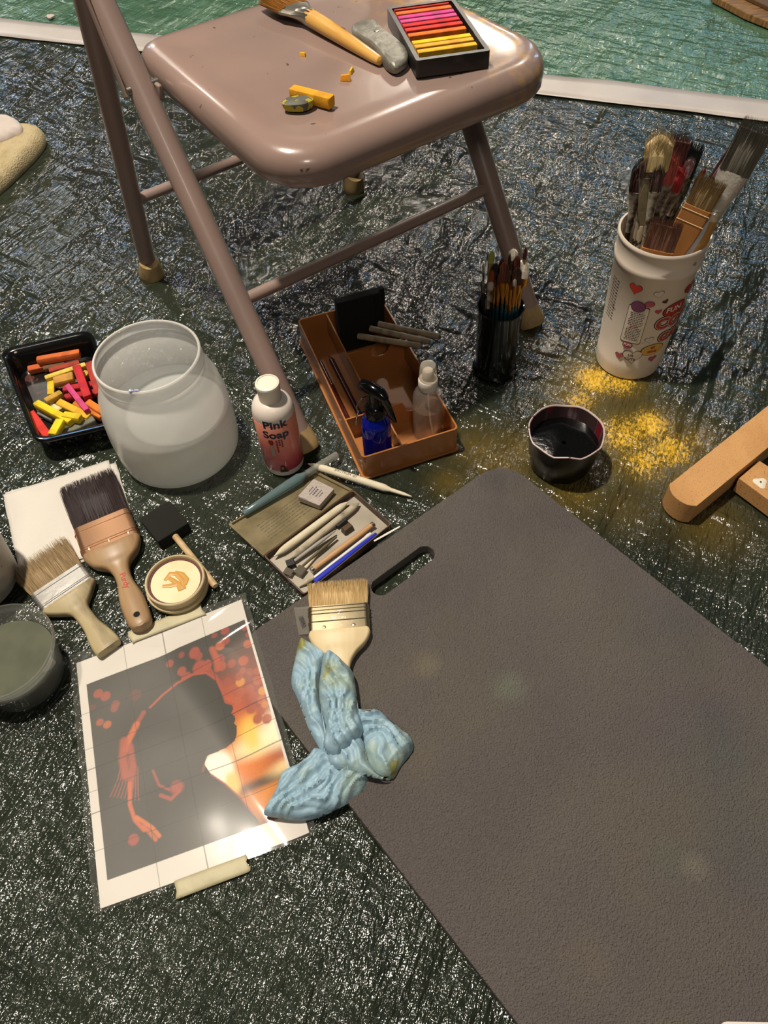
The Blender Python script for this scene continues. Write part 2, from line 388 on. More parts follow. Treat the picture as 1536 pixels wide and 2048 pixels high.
def dustf(x, y):
    s = 0
    for c, r, k in DB:
        d = ((x-c.x)**2+(y-c.y)**2)/(r*r)
        if d < 4: s = max(s, k*math.exp(-d*1.1))
    return s
# the boundary between the sheets runs under the white tape
TA, TB, TC = G(0, 54), G(1100, 171), G(1536, 222)
def yedge(x):
    if x < TB.x: t = (x-TA.x)/(TB.x-TA.x); return TA.y+(TB.y-TA.y)*t+.012*math.sin(PI*max(0, min(1, t)))
    t = (x-TB.x)/(TC.x-TB.x); return TB.y+(TC.y-TB.y)*t
near_m = tarp_material('dark_green_poly_tarp', '1e231b', '2c3227'); far_m = tarp_material('green_poly_tarp', '44664f', '50735b', dust=False, bscale=1.0)
def clip_near(x, y): return x, min(y, yedge(x)+.01)
tarp('tarpaulin', -1.35, 1.45, -.35, 2.6, .0075, clip_near, near_m, 'dark green glossy woven tarpaulin under all the art supplies', 0.0, .0035, dustf, FOLDS)
def clip_far(x, y): return x, max(y, yedge(x)-.02)
tarp('tarpaulin', -1.9, 2.0, 1.4, 3.4, .012, clip_far, far_m, 'lighter green tarpaulin beyond the white tape line', .0012, .0035)
# white duct tape line
bm = NB(); N1 = 120; tw = .028
prev = None
top = [(0, 37), (180, 57), (1060, 147), (1240, 164), (1400, 184), (1536, 201)]; bot = [(0, 72), (185, 92), (1060, 187), (1240, 208), (1400, 226), (1536, 244)]
def lerp_line(L_, x):
    for a, b in zip(L_, L_[1:]):
        if x <= b[0] or b is L_[-1]:
            t = (x-a[0])/(b[0]-a[0]); return a[1]+(b[1]-a[1])*t
rows = []
for k in range(N1+1):
    x = -120+1780*k/N1; row = []
    a = G(x, lerp_line(top, x), .004); b = G(x, lerp_line(bot, x), .004)
    for j in range(5):
        p = a.lerp(b, j/4); p.z = .0045+.0015*noise.noise(Vector((p.x*6, p.y*20, 0)))+(.0006 if j == 2 else 0); row.append(bm.verts.new(p))
    rows.append(row)
for u, v in zip(rows, rows[1:]):
    for j in range(4): bm.faces.new((u[j], u[j+1], v[j+1], v[j]))
o = thing('duct_tape', bm, mat('white_cloth_tape', 'b9b2ac', .35, bump=(500, .0003), var=(6, 'a8a09a', .4, .7)), 'white cloth tape strip joining the dark tarpaulin to the lighter green one', 'tape')
m_ = o.modifiers.new('t', 'SOLIDIFY'); m_.thickness = .0004

# ------------------------------------------------------------------ folding chair
chair_m = mat('taupe_painted_steel', '7c6a63', .38, var=(5, '877269', .4, .65), spots=(46, '4a3b34', .735), bump=(300, .00004), coat=.08)
rub_m = mat('tan_rubber', '9a8258', .65, var=(40, '7d6742', .4, .7))
steel_m = mat('bare_steel', 'a8a39a', .3, 1.0)
ang = math.radians(32.7)
CH = T((-.0648, 1.0744, 0)) @ Matrix.Rotation(ang, 4, 'Z')
ch = root('folding_chair', 'taupe metal folding chair holding a pastel box and a wide brush on its seat', 'chair', CH)
def leg(side, front):
    bm = NB(); x = side*.222
    if front: pts = [Vector((x, -.270+.70*z, z)) for z in (.012, .2, .4, .6, .8)]
    else: pts = [Vector((x*1.0, .268-.285*z, z)) for z in (.012, .2, .4, .56)]
    tube(bm, pts, .0165 if front else .0145, 20, flat=.92)
    return bm
def footbm(side, front):
    z = 0; x = side*.222; y0 = -.262 if front else .264; k = .70 if front else -.285
    bm = NB(); pts = [Vector((x, y0+k*z-.004, z)) for z in (0, .004, .012, .030, .034)]
    tube(bm, pts, [.0205, .0218, .0215, .0175, .0165], 20, up=(0, 1, 0)); return bm
for s in (-1, 1):
    l = part('front_leg', leg(s, True), chair_m, ch); part('rubber_foot', footbm(s, True), rub_m, l, label='tan rubber foot cap')
for s in (-1, 1):
    l = part('rear_leg', leg(s, False), chair_m, ch); part('rubber_foot', footbm(s, False), rub_m, l, label='tan rubber foot cap')
bm = NB(); z = .187; y = -.270+.70*z; tube(bm, [(-.215, y, z), (.215, y, z)], .0085, 14); part('front_crossbar', bm, chair_m, ch)
bm = NB(); z = .165; y = .268-.285*z; tube(bm, [(-.215, y, z), (.215, y, z)], .0085, 14); part('rear_crossbar', bm, chair_m, ch)
# seat pan: rings from the middle outwards, rolled edge
def rr4(w, h, rs, n):
    out = []
    for (sx, sy, a), r in zip(((1, 1, 0), (-1, 1, 90), (-1, -1, 180), (1, -1, 270)), rs):
        for i in range(n+1):
            t = math.radians(a+90*i/n); out.append((sx*(w/2-r)+r*math.cos(t), sy*(h/2-r)+r*math.sin(t)))
    return out
def seat_bm():
    bm = NB(); W_, D_ = .402, .378; cy = -.092; rings = []
    prof = [(.150, -.0045), (.100, -.0045), (.060, -.0042), (.046, -.003), (.034, -.0008), (.024, 0.0), (.014, -.0012), (.006, -.006), (.0015, -.013), (0, -.021), (.0005, -.034), (.003, -.038), (.006, -.036), (.006, -.02)]
    for ins, dz in prof:
        w_, d_ = W_-2*ins, D_-2*ins; r = max(.075-ins*.8, .02); rb = max(.030-ins*.3, .012); r = max(.070-ins*.8, .02); pts = rr4(w_, d_, (rb, rb, r, r), 8)
        ring = []
        for x, y in pts:
            k = 1-.035*(y/D_+.5)    # a touch narrower towards the back
            yy = y+cy; zz = .432+dz
            if yy < cy: zz -= .006*((cy-yy)/(D_/2))**3    # waterfall front
            ring.append(bm.verts.new((x*k, yy, zz)))
        rings.append(ring)
    for a, b in zip(rings, rings[1:]):
        n = len(a)
        for i in range(n): bm.faces.new((a[i], a[(i+1) % n], b[(i+1) % n], b[i]))
    bm.faces.new(rings[0]); return bm
seat_m = mat('taupe_painted_seat', '7c6a63', .25, var=(4, '877168', .4, .65), spots=(60, '4d3f38', .705), bump=(60, .00015), coat=.3)
def add_seat_dust(m):   # yellow pastel dust lying on the right-hand side of the seat
    nt = m.node_tree; N = nt.nodes; L = nt.links; p = N['Principled BSDF']; old = p.inputs['Base Color'].links[0].from_socket
    tc = N.new('ShaderNodeTexCoord'); sx = N.new('ShaderNodeSeparateXYZ'); L.new(tc.outputs['Object'], sx.inputs[0])
    r = N.new('ShaderNodeMapRange'); r.inputs[1].default_value = .07; r.inputs[2].default_value = .2; L.new(sx.outputs[0], r.inputs[0])
    n = N.new('ShaderNodeTexNoise'); n.inputs['Scale'].default_value = 60; n.inputs['Detail'].default_value = 8; L.new(tc.outputs['Object'], n.inputs['Vector'])
    a = N.new('ShaderNodeMapRange'); a.inputs[1].default_value = .42; a.inputs[2].default_value = .7; L.new(n.outputs[0], a.inputs[0])
    ml = N.new('ShaderNodeMath'); ml.operation = 'MULTIPLY'; L.new(r.outputs[0], ml.inputs[0]); L.new(a.outputs[0], ml.inputs[1])
    mx = N.new('ShaderNodeMix'); mx.data_type = 'RGBA'; L.new(ml.outputs[0], mx.inputs[0]); L.new(old, mx.inputs[6]); mx.inputs[7].default_value = lin('b48a3c'); L.new(mx.outputs[2], p.inputs['Base Color'])
add_seat_dust(seat_m)
seat = part('seat', seat_bm(), seat_m, ch, angle=75)
for s in (-1, 1):   # pivot brackets, rivets and the long folding links
    bm = NB(); box(bm, (s*.204, .012, .405), (.006, .026, .018)); b_ = part('seat_bracket', bm, chair_m, ch, bevel=.002)
    bm = NB(); tube(bm, [(s*.200, .014, .412), (s*.241, .014, .412)], .005, 12, up=(0, 1, 0)); part('rivet', bm, steel_m, b_)
    bm = NB(); a = Vector((s*.2385, .095, .565)); b = Vector((s*.2385, .03, .40)); d = (b-a).normalized()
    tube(bm, [a, a.lerp(b, .5), b], [.007, .007, .008], 10, flat=.3, up=(1, 0, 0)); part('folding_link', bm, chair_m, ch)
# backrest (above the picture, it shades the back of the seat)
bm = NB(); rings = []
for k in range(13):
    t = -1+2*k/12; x = .215*t; yb = .045*(1-t*t)
    rings.append([bm.verts.new((x, .262+.70*0+yb+.60*(zz-.76)+dy, zz)) for zz, dy in ((.66, 0), (.67, -.006), (.76, -.006), (.80, -.004), (.80, .006), (.76, .003), (.67, .003))])
for a, b in zip(rings, rings[1:]):
    for i in range(7): bm.faces.new((a[i], a[(i+1) % 7], b[(i+1) % 7], b[i]))
bm.faces.new(rings[0]); bm.faces.new(rings[-1][::-1]); part('backrest', bm, chair_m, ch)
ZS = .4278   # top of the flat of the seat
# ------------------------------------------------------------------ pad
pad_m = mat('dark_foam_mat', '5d5654', .55, var=(7, '615b53', .42, .62), bump=(560, .0050), spots=(1100, '85807d', .70), spec=.7)
def pad_stains(m):
    nt = m.node_tree; N = nt.nodes; L = nt.links; p = N['Principled BSDF']; col = p.inputs['Base Color'].links[0].from_socket
    tc = N.new('ShaderNodeTexCoord'); n = N.new('ShaderNodeTexNoise'); n.inputs['Scale'].default_value = 22; n.inputs['Detail'].default_value = 5; L.new(tc.outputs['Object'], n.inputs['Vector'])
    for (px, py, r, c, k) in ((1340, 1260, .055, '3d4a52', .55), (1450, 1500, .06, '3c4b52', .6), (1500, 1700, .05, '3c4c52', .6), (1020, 1375, .02, '7b8a74', .8), (855, 1330, .016, '8c8468', .7), (1170, 1930, .035, '6d6450', .8), (890, 1250, .03, '66604c', .6), (835, 1520, .03, '6b6553', .7), (1340, 1715, .02, '5c6656', .6), (1390, 1735, .014, '8a8474', .7), (1000, 960, .03, '2f3230', .7)):
        q = G(px, py, .016); v = N.new('ShaderNodeVectorMath'); v.operation = 'DISTANCE'; v.inputs[1].default_value = q-PADC; L.new(tc.outputs['Object'], v.inputs[0])
        mr = N.new('ShaderNodeMapRange'); mr.interpolation_type = 'SMOOTHSTEP'; mr.inputs[1].default_value = r*1.5; mr.inputs[2].default_value = r*.1; mr.inputs[3].default_value = 0; mr.inputs[4].default_value = k*.8; L.new(v.outputs['Value'], mr.inputs[0])
        ml = N.new('ShaderNodeMath'); ml.operation = 'MULTIPLY'; ml.use_clamp = True; L.new(mr.outputs[0], ml.inputs[0]); L.new(n.outputs[0], ml.inputs[1])
        mx = N.new('ShaderNodeMix'); mx.data_type = 'RGBA'; L.new(ml.outputs[0], mx.inputs[0]); L.new(col, mx.inputs[6]); mx.inputs[7].default_value = lin(c); col = mx.outputs[2]
    L.new(col, p.inputs['Base Color'])
PZ = .017
o1 = gpoly([(458, 1296), (1005, 918), (2080, 1759), (1500, 2652)], PZ)
cxp = Vector((sum(p[0] for p in o1)/4, sum(p[1] for p in o1)/4, 0)); PADC = cxp
pad_stains(pad_m)
outer = roundpoly(o1, .045, 8)
a = G(762, 1173, PZ); b = G(850, 1108, PZ); d = (b-a).xy.normalized(); nrm = Vector((-d.y, d.x)); hw = .0125
slot = [tuple(b.xy+hw*(nrm*math.cos(t)+d*math.sin(t))) for t in [PI*k/10 for k in range(11)]]+[tuple(a.xy-hw*(nrm*math.cos(t)+d*math.sin(t))) for t in [PI*k/10 for k in range(11)]]
bm = prism(NB(), [outer, slot], .0008, PZ); bmesh.ops.translate(bm, verts=bm.verts, vec=-cxp)
pad = root('kneeling_mat', 'large dark grey foam kneeling mat with a slotted handle, bottom right', 'mat', T(cxp))
part('foam_slab', bm, pad_m, pad, bevel=.002, smooth=True, angle=30)
def groove(p0, p1, wd=.0012):
    a, b = G(*p0, PZ), G(*p1, PZ); d = (b-a); bm = NB(); z = PZ+.0001
    tube(bm, [a+Vector((0, 0, -.0002)), b+Vector((0, 0, -.0002))], wd*.6, 5, flat=.5); return bm
gm = mat('pressed_groove', '2f2b2a', .8)
bm = NB()
for p0, p1 in (((1125, 1685), (1365, 1440)), ((1150, 1700), (1372, 1478)), ((1365, 1440), (1390, 1455)), ((1330, 1480), (1325, 1500)), ((1295, 1515), (1285, 1545)), ((1180, 1600), (1200, 1640)), ((1190, 1640), (1215, 1615)), ((1360, 1445), (1372, 1478)), ((1385, 1455), (1420, 1485)), ((1235, 1570), (1290, 1625))): merge(bm, groove(p0, p1, .0007))
part('pressed_lines', bm, gm, pad, world=True, label='thin pressed outline in the foam')
for p0, p1 in (((1038, 1132), (1240, 1320)), ((790, 1612), (830, 1660))): part('scratch', groove(p0, p1, .0006), mat('scratch_line', '645e5b', .5), pad, world=True)
# ------------------------------------------------------------------ laminated picture
def sheet_z(x, y):
    # the sheet lies on the tarp and climbs over the corner of the foam mat
    e = Vector((x, y)); A_, B_, Cc = Vector(o1[0]), Vector(o1[1]), Vector(o1[3])
    def side(p, q, r): return ((q-p).x*(r-p).y-(q-p).y*(r-p).x)/(q-p).length
    d1 = -side(A_, B_, e); d2 = side(A_, Cc, e)     # >0 inside the mat
    d = min(d1, d2); t = max(0, min(1, (d+.075)/.080)); t = t*t*(3-2*t)
    return .0018+(PZ+.0006-.0012)*t
LQ = [G(137, 1312, .003), G(488, 1178, .012), G(634, 1668, .004), G(188, 1828, .003)]   # clear pouch
PQ = [G(152, 1326, .003), G(480, 1191, .014), G(619, 1666, .004), G(200, 1817, .003)]   # paper
def quad(Q, u, v): return (Q[0]*(1-u)+Q[1]*u)*(1-v)+(Q[3]*(1-u)+Q[2]*u)*v
def sheetmesh(Q, nu, nv, dz, colf=None, edge=0.):
    bm = NB(); vs = []
    lay = bm.loops.layers.color.new('print') if False else None
    for j in range(nv+1):
        for i in range(nu+1):
            u, v = i/nu, j/nv; p = quad(Q, u, v)
            if edge:  # wavy pouch edge
                p.x += edge*noise.noise(Vector((u*8, v*10, 0)))*.5*(1 if u in (0, 1) else 0); p.y += edge*noise.noise(Vector((u*8, v*10, 5)))*.5*(1 if v in (0, 1) else 0)
            z = sheet_z(p.x, p.y)+.0009*noise.noise(Vector((p.x*16, p.y*16, 2)))
            vs.append(bm.verts.new((p.x, p.y, z+dz)))
    for j in range(nv):
        for i in range(nu):
            k = j*(nu+1)+i; bm.faces.new((vs[k], vs[k+1], vs[k+nu+2], vs[k+nu+1]))
    return bm
lam = root('laminated_picture', 'laminated print of a dark profile against orange fire, with ruled grid lines', 'picture', T(quad(PQ, .5, .5).xy.to_3d()))
# the printed picture: colours worked out per point from simple shapes, in sheet coordinates (u right, v down)
def printcolor(U_, V_):
    n = U_.size; col = np.empty((n, 3)); col[:] = lin('d6d0ca')[:3]
    def cc(h): return np.array(lin(h)[:3])
    def mixc(m, h): col[:] = col*(1-m[:, None])+cc(h)*m[:, None]
    def sm(a, b, x): t = np.clip((x-a)/(b-a), 0, 1); return t*t*(3-2*t)
    u0, u1, v0, v1 = .045, .985, .118, .915
    inside = ((U_ > u0) & (U_ < u1) & (V_ > v0) & (V_ < v1)).astype(float)
    base = col.copy(); x = (U_-u0)/(u1-u0); y = (V_-v0)/(v1-v0)
    mixc(np.ones(n), '38332e')
    rng = np.random.RandomState(3)
    def wob(x, y, s, k=0): return np.sin(x*s+1.3*k+2*np.sin(y*s*.7+k))*np.sin(y*s*1.1+2.1*k+1.7*np.sin(x*s*.8))
    def spot(cx, cy, rx, ry, h, k=1., soft=.35):
        d = np.sqrt(((x-cx)/rx)**2+((y-cy)/ry)**2); mixc((1-sm(1-soft, 1+soft, d))*k, h)
    # warm glow field at the right
    spot(.88, .62, .30, .30, 'b34a22', .9, .8); spot(1.0, .50, .16, .26, '8e3a22', .7, .9)
    spot(.80, .60, .10, .12, 'd9772a', .9, .7); spot(.78, .43, .09, .12, 'c4552c', .8, .8); spot(.78, .70, .16, .10, 'dd7a22', 1, .7)
    spot(.98, .88, .26, .10, 'd98420', 1, .6); spot(.93, .82, .30, .022, '4b3427', .95, .8)
    spot(.86, .56, .08, .06, 'eaa030', 1, .8)
    spot(.90, .645, .15, .055, 'fff0c0', 1, .7); spot(.86, .60, .05, .07, 'f7d060', .9, .8); spot(1.02, .62, .09, .08, 'ffeecb', 1, .7)
    spot(.66, .70, .065, .10, 'fff3df', 1, .35); spot(.62, .655, .05, .05, 'fff3df', 1, .4); spot(.70, .775, .04, .055, 'f2c16a', 1, .6)
    spot(1.02, .80, .10, .03, 'f6d9a0', .9, .9); spot(1.0, .93, .06, .04, 'fff0d0', .8, .9)
    # silhouette of head, neck and shoulders
    sil = np.array([(.30, .27), (.40, .205), (.52, .175), (.62, .175), (.70, .205), (.745, .25), (.76, .31), (.765, .37), (.80, .415), (.80, .44), (.785, .455), (.798, .475), (.80, .49), (.785, .505), (.795, .525), (.785, .56), (.765, .585), (.71, .60), (.60, .605), (.575, .64), (.60, .70), (.66, .765), (.72, .85), (.78, .97), (.80, 1.05), (-.05, 1.05), (-.05, .55), (.12, .5), (.16, .36)])
    def inpoly(P):
        c = np.zeros(n, bool); m = len(P)
        for i in range(m):
            x1, y1 = P[i]; x2, y2 = P[(i+1) % m]; 
            if y1 == y2: continue
            k = ((y1 > y) != (y2 > y)) & (x < (x2-x1)*(y-y1)/(y2-y1)+x1); c ^= k
        return c.astype(float)
    S_ = inpoly(sil)
    bok = [(.06, .075, .028, '9c4530'), (.10, .105, .03, '9c4530'), (.15, .17, .025, '8c4030'), (.14, .19, .022, '8c4030'), (.05, .235, .022, 'a34a2c'), (.09, .262, .024, 'b05a2e'), (.27, .16, .035, '5e332b'), (.02, .14, .02, '5e332b'),
           (.50, .06, .024, '9a4636'), (.58, .045, .02, '8a4034'), (.66, .07, .035, 'a84a38'), (.68, .10, .026, '98443a'), (.56, .13, .028, 'a34a38'), (.58, .175, .034, 'a34a38'), (.67, .16, .045, 'a84a38'), (.72, .165, .03, 'a84a38'), (.82, .10, .03, 'b85c34'), (.87, .02, .028, '9c4038'), (.86, .085, .026, '9c4038'), (.80, .17, .03, '9c4038'), (.80, .21, .028, 'a84c34'), (.86, .22, .026, 'a04636'), (.93, .23, .03, 'b25234'), (.98, .15, .026, 'b65634'), (.99, .05, .022, '984036'), (1.0, .10, .02, '8c3c34'), (.95, .30, .022, '9c4634'), (.91, .28, .02, 'a04a34'),
           (.88, .33, .028, 'd08a34'), (.87, .38, .026, 'b05434'), (.92, .385, .028, 'a84c34'), (.98, .36, .028, 'b05434'), (.99, .42, .026, 'd08a34'), (.93, .43, .03, 'a84c34'), (.97, .46, .026, 'b85c34'), (.90, .48, .028, 'a84a30'), (.95, .51, .026, 'a84a30'), (.98, .49, .02, 'c87830'), (.92, .54, .028, 'a2462e'), (.97, .56, .028, 'a8482c'), (.88, .30, .024, 'a04a34'), (.81, .30, .026, '9c4434'), (.83, .35, .028, 'a84c34'), (.84, .41, .022, 'b25a34'), (.99, .31, .022, 'a85034'), (.80, .02, .02, '8c3c34')]
    for cx, cy, r, h in bok: spot(cx, cy, r, r*.85, h, .9*(1), .22)
    mixc(S_, '332f2b')
    # lit strands: curved streaks around the silhouette
    def streak(P, w0, h, k=1.):
        best = np.full(n, 9.)
        for (a, b) in zip(P, P[1:]):
            ax, ay, bx, by = *a, *b; t = np.clip(((x-ax)*(bx-ax)+(y-ay)*(by-ay))/((bx-ax)**2+(by-ay)**2), 0, 1)
            best = np.minimum(best, np.hypot(x-ax-t*(bx-ax), (y-ay-t*(by-ay))*1.15))
        mixc((1-sm(w0*.4, w0*1.3, best))*k, h)
    streak([(.34, .255), (.42, .215), (.52, .18), (.62, .175), (.70, .20), (.75, .26), (.765, .33), (.77, .39), (.81, .42)], .008, 'b04c34', .9)
    streak([(.66, .17), (.72, .19), (.74, .24)], .016, 'a84834', .8); streak([(.75, .24), (.77, .30), (.79, .36)], .012, 'a84834', .7)
    streak([(.77, .10), (.78, .16), (.77, .21)], .022, 'b85234', .85); streak([(.30, .27), (.24, .33)], .016, 'a24632', .8)
    streak([(.25, .32), (.20, .38), (.17, .43)], .022, 'c2602e', 1); streak([(.17, .38), (.15, .47), (.155, .56)], .026, 'a84c30', .9); streak([(.20, .42), (.20, .52), (.17, .62)], .02, 'a84a34', .8)
    for k in range(9): streak([(.16+.008*k, .44+.012*k), (.11+.012*k, .56+.012*k), (.06+.018*k, .63+.008*k)], .0035, 'a04634', .8)
    streak([(.17, .60), (.155, .70), (.17, .78), (.21, .84)], .012, 'c05a2e', 1); streak([(.18, .77), (.25, .84), (.28, .89)], .012, 'c46a34', 1); streak([(.21, .82), (.26, .90)], .012, 'c06034', .9)
    spot(.15, .865, .028, .026, '983c30', 1, .2)
    streak([(.30, .58), (.32, .66), (.37, .70)], .008, '9a4034', .9); streak([(.32, .71), (.37, .745), (.42, .72)], .012, 'a2463a', .9); spot(.41, .70, .035, .03, 'a2463a', .9, .4)
    streak([(.60, .70), (.66, .765), (.72, .85), (.765, .94)], .006, '9c4038', .8); streak([(.575, .64), (.56, .67)], .006, '9c4038', .7)
    grain = .5+.5*wob(x, y, 190)
    col *= (1+.10*(grain-.5))[:, None]
    out = base*(1-inside[:, None])+col*inside[:, None]
    # ruled pencil lines
    for c_ in (.275, .505, .745):
        k = (np.abs(U_-c_) < .0022); out[k] *= .35
    for r_ in (.245, .40, .485, .575, .66, .80):
        k = (np.abs(V_-r_) < .0016); out[k] *= .35
    return np.clip(out, 0, 1)
NU, NV = 330, 440
pm = vcmat('printed_photo', .45)
pap = part('printed_sheet', sheetmesh(PQ, NU, NV, 0.0), pm, lam, world=True, angle=180)
ca = pap.data.color_attributes.new('print', 'FLOAT_COLOR', 'POINT')
ii = np.arange((NU+1)*(NV+1)); uu = (ii % (NU+1))/NU; vv = (ii//(NU+1))/NV
buf = np.ones((ii.size, 4)); buf[:, :3] = printcolor(uu, vv); ca.data.foreach_set('color', buf.ravel())
pouch_m = clear('clear_laminate', 'fafaf8', rough=.06, milky=.13, mcol='c8c8c0')
nt = pouch_m.node_tree; n_ = nt.nodes.new('ShaderNodeTexNoise'); n_.inputs['Scale'].default_value = 90; n_.inputs['Detail'].default_value = 3; tc_ = nt.nodes.new('ShaderNodeTexCoord'); nt.links.new(tc_.outputs['Object'], n_.inputs['Vector'])
b_ = nt.nodes.new('ShaderNodeBump'); b_.inputs['Distance'].default_value = .0010; b_.inputs['Strength'].default_value = .35; nt.links.new(n_.outputs[0], b_.inputs['Height'])
for q in nt.nodes:
    if q.bl_idname == 'ShaderNodeBsdfGlossy': nt.links.new(b_.outputs[0], q.inputs['Normal'])
part('clear_pouch', sheetmesh(LQ, 70, 90, .0006, edge=.004), pouch_m, lam, world=True, angle=180)
tape_m = mat('masking_tape', 'b0a888', .55, var=(30, 'a39b7c', .4, .6), bump=(120, .0006))
def tapepiece(pts, label):
    P = [G(x, y, .006) for x, y in pts]; bm = NB(); nu, nv = 24, 5; vs = []
    for j in range(nv+1):
        for i in range(nu+1):
            p = (P[0]*(1-i/nu)+P[1]*(i/nu))*(1-j/nv)+(P[3]*(1-i/nu)+P[2]*(i/nu))*(j/nv)
            if i in (0, nu): p = p+Vector((random.uniform(-.0018, .0018), random.uniform(-.001, .001), 0))
            vs.append(bm.verts.new((p.x, p.y, sheet_z(p.x, p.y)+.0022+.001*math.sin(PI*j/nv))))
    for j in range(nv):
        for i in range(nu):
            k = j*(nu+1)+i; bm.faces.new((vs[k], vs[k+1], vs[k+nu+2], vs[k+nu+1]))
    o = thing('masking_tape', bm, tape_m, label, 'tape', 'masking tape holding the laminated picture')
    s = o.modifiers.new('t', 'SOLIDIFY'); s.thickness = .0003; return o
tapepiece([(255, 1262), (402, 1205), (410, 1228), (262, 1285)], 'masking tape strip on the top edge of the laminated picture')
tapepiece([(350, 1760), (492, 1708), (500, 1742), (352, 1798)], 'masking tape strip on the bottom edge of the laminated picture')
# ------------------------------------------------------------------ paper towel under the brushes
def flatpaper(pts, z, label, cat, m, wav=.0015, name='paper_towel'):
    P = [G(x, y, z) for x, y in pts]; bm = NB(); nu = nv = 26; vs = []
    for j in range(nv+1):
        for i in range(nu+1):
            p = quad(P, i/nu, j/nv)
            if i in (0, nu) or j in (0, nv): p = p+Vector((random.uniform(-.0006, .0006), random.uniform(-.0006, .0006), 0))
            vs.append(bm.verts.new((p.x, p.y, z+wav*abs(noise.noise(Vector((p.x*14, p.y*14, z*900)))))))
    for j in range(nv):
        for i in range(nu):
            k = j*(nu+1)+i; bm.faces.new((vs[k], vs[k+1], vs[k+nu+2], vs[k+nu+1]))
    o = thing(name, bm, m, label, cat); s = o.modifiers.new('t', 'SOLIDIFY'); s.thickness = .0003; return o
ptm = mat('paper_towel', 'c4bfb6', .9, bump=(900, .0004))
flatpaper([(10, 985), (232, 925), (280, 1085), (60, 1160)], .0012, 'white paper towel showing its corner behind another paper towel', 'paper', ptm, .0012)
flatpaper([(6, 990), (218, 920), (262, 1090), (40, 1152)], .0034, 'topmost white paper towel lying under the black bristled brush', 'paper', ptm, .0012)
# ------------------------------------------------------------------ flat brushes
def outline_handle(sec):
    """sec: (y, halfwidth) from the ferrule (y=0) down to the end (y<0)"""
    s = []
    for i in range(len(sec)-1):
        a, b, c, d = sec[max(i-1, 0)], sec[i], sec[i+1], sec[min(i+2, len(sec)-1)]
        for k in range(5):
            t = k/5; f = lambda A, B, C_, D: .5*((2*B)+(C_-A)*t+(2*A-5*B+4*C_-D)*t*t+(3*B-A-3*C_+D)*t**3)
            s.append((f(a[0], b[0], c[0], d[0]), max(f(a[1], b[1], c[1], d[1]), .0005)))
    s.append(sec[-1]); return [(-w_, y) for y, w_ in s]+[(w_, y) for y, w_ in reversed(s)]
def roundslab(bm, outline, t, z=0, inset=.22):
    """a slab with rounded long edges: three stacked outlines"""
    n = len(outline); c = None
    levels = [(-t/2, inset), (-t*.36, .07), (-t*.15, 0), (t*.15, 0), (t*.36, .07), (t/2, inset)]; rings = []
    h = n//2
    for dz, k in levels:
        ring = []
        for i, (x, y) in enumerate(outline):
            ring.append(bm.verts.new((x-math.copysign(min(abs(x)*.6, t*k), x), y, z+dz)))
        rings.append(ring)
    for a, b in zip(rings, rings[1:]):
        for i in range(n): bm.faces.new((a[i], a[(i+1) % n], b[(i+1) % n], b[i]))
    for ring, rv in ((rings[0], True), (rings[-1], False)):
        for i in range(h-1): 
            f = (ring[i], ring[i+1], ring[n-2-i], ring[n-1-i]); bm.faces.new(f[::-1] if rv else f)
    return bm
def flatbrush(name, label, M, w, t, Lb, Lf, sec, m_hair, m_ferr, m_wood, nh, flare=.05, jit=.06, hole=None, cat='brush', ribs=(.12, .2, .8), hr=.00045, rivets=3, group=None, ht=None):
    r = root(name, label, cat, M, group)
    part('bristles', hairs(NB(), w*.97, t*.95, Lb, nh, Lf, flare, jit, hr), m_hair, r, smooth=False)
    bm = NB(); n = 24
    for sgn in (1,):
        rg = []
        for y in [0]+sum([[Lf*q-.0008, Lf*q, Lf*q+.0008] for q in ribs], [])+[Lf]:
            bulge = .0009 if any(abs(y-Lf*q) < 1e-6 for q in ribs) else 0
            rg.append([bm.verts.new((x, y, z)) for x, z in [(px_, pz_) for px_, pz_ in rrect(w+2*bulge, t+2*bulge, t*.42, 4)]])
        for a, b in zip(rg, rg[1:]):
            k_ = len(a)
            for i in range(k_): bm.faces.new((a[i], a[(i+1) % k_], b[(i+1) % k_], b[i]))
        bm.faces.new(rg[0]); bm.faces.new(rg[-1])
    fr = part('ferrule', bm, m_ferr, r, angle=30)
    for k in range(rivets):
        bm = NB(); x = (k-(rivets-1)/2)*w/(rivets+.6)*1.25; lathe(bm, [(.0024, 0), (.002, .0007), (.0008, .001)], 10, (x, Lf*.1, t/2)); part('nail', bm, m_ferr, fr)
    ht = ht or t
    bm = roundslab(NB(), outline_handle(sec), ht*.98)
    hd = part('handle', bm, m_wood, r, angle=60)
    if hole:
        bm = NB(); lathe(bm, [(.0052, 0), (.0040, .0005), (.0039, -.0015)], 20, (0, hole, ht*.49), cap0=False, cap1=False); part('hanging_hole', bm, m_wood, hd)
        bm = NB(); lathe(bm, [(.0040, 0), (.001, 0)], 20, (0, hole, ht*.49+.0002), cap0=False); part('hole_shade', bm, mat('hole_shade_black', '0b0807', .9), hd)  # black disc laid on the handle, paints the shade inside the hole
    return r
alu = mat('dull_tin_ferrule', 'd2d0ca', .34, .9, bump=(60, .0006)); copper = mat('copper_plated_ferrule', 'e0ae88', .3, .95, bump=(40, .0002)); gold_f = mat('brassy_steel_ferrule', 'b3a587', .33, 1.0, bump=(50, .0002))
wood_p = mat('pale_birch', 'c7ab7c', .5, var=(5, 'b3945f', .35, .7), stretch=(12, 1.5, 12), bump=(30, .0002)); wood_w = mat('stained_wood_handle', 'a39470', .5, var=(6, '6e6048', .45, .75), stretch=(9, 3, 9)); wood_o = mat('old_oiled_handle', '9f825f', .42, var=(5, '84694c', .35, .7), stretch=(12, 1.2, 12)); wood_n = mat('new_wood_handle', 'd2c09a', .5, var=(6, 'c6b188', .35, .7), stretch=(14, 1.2, 14))
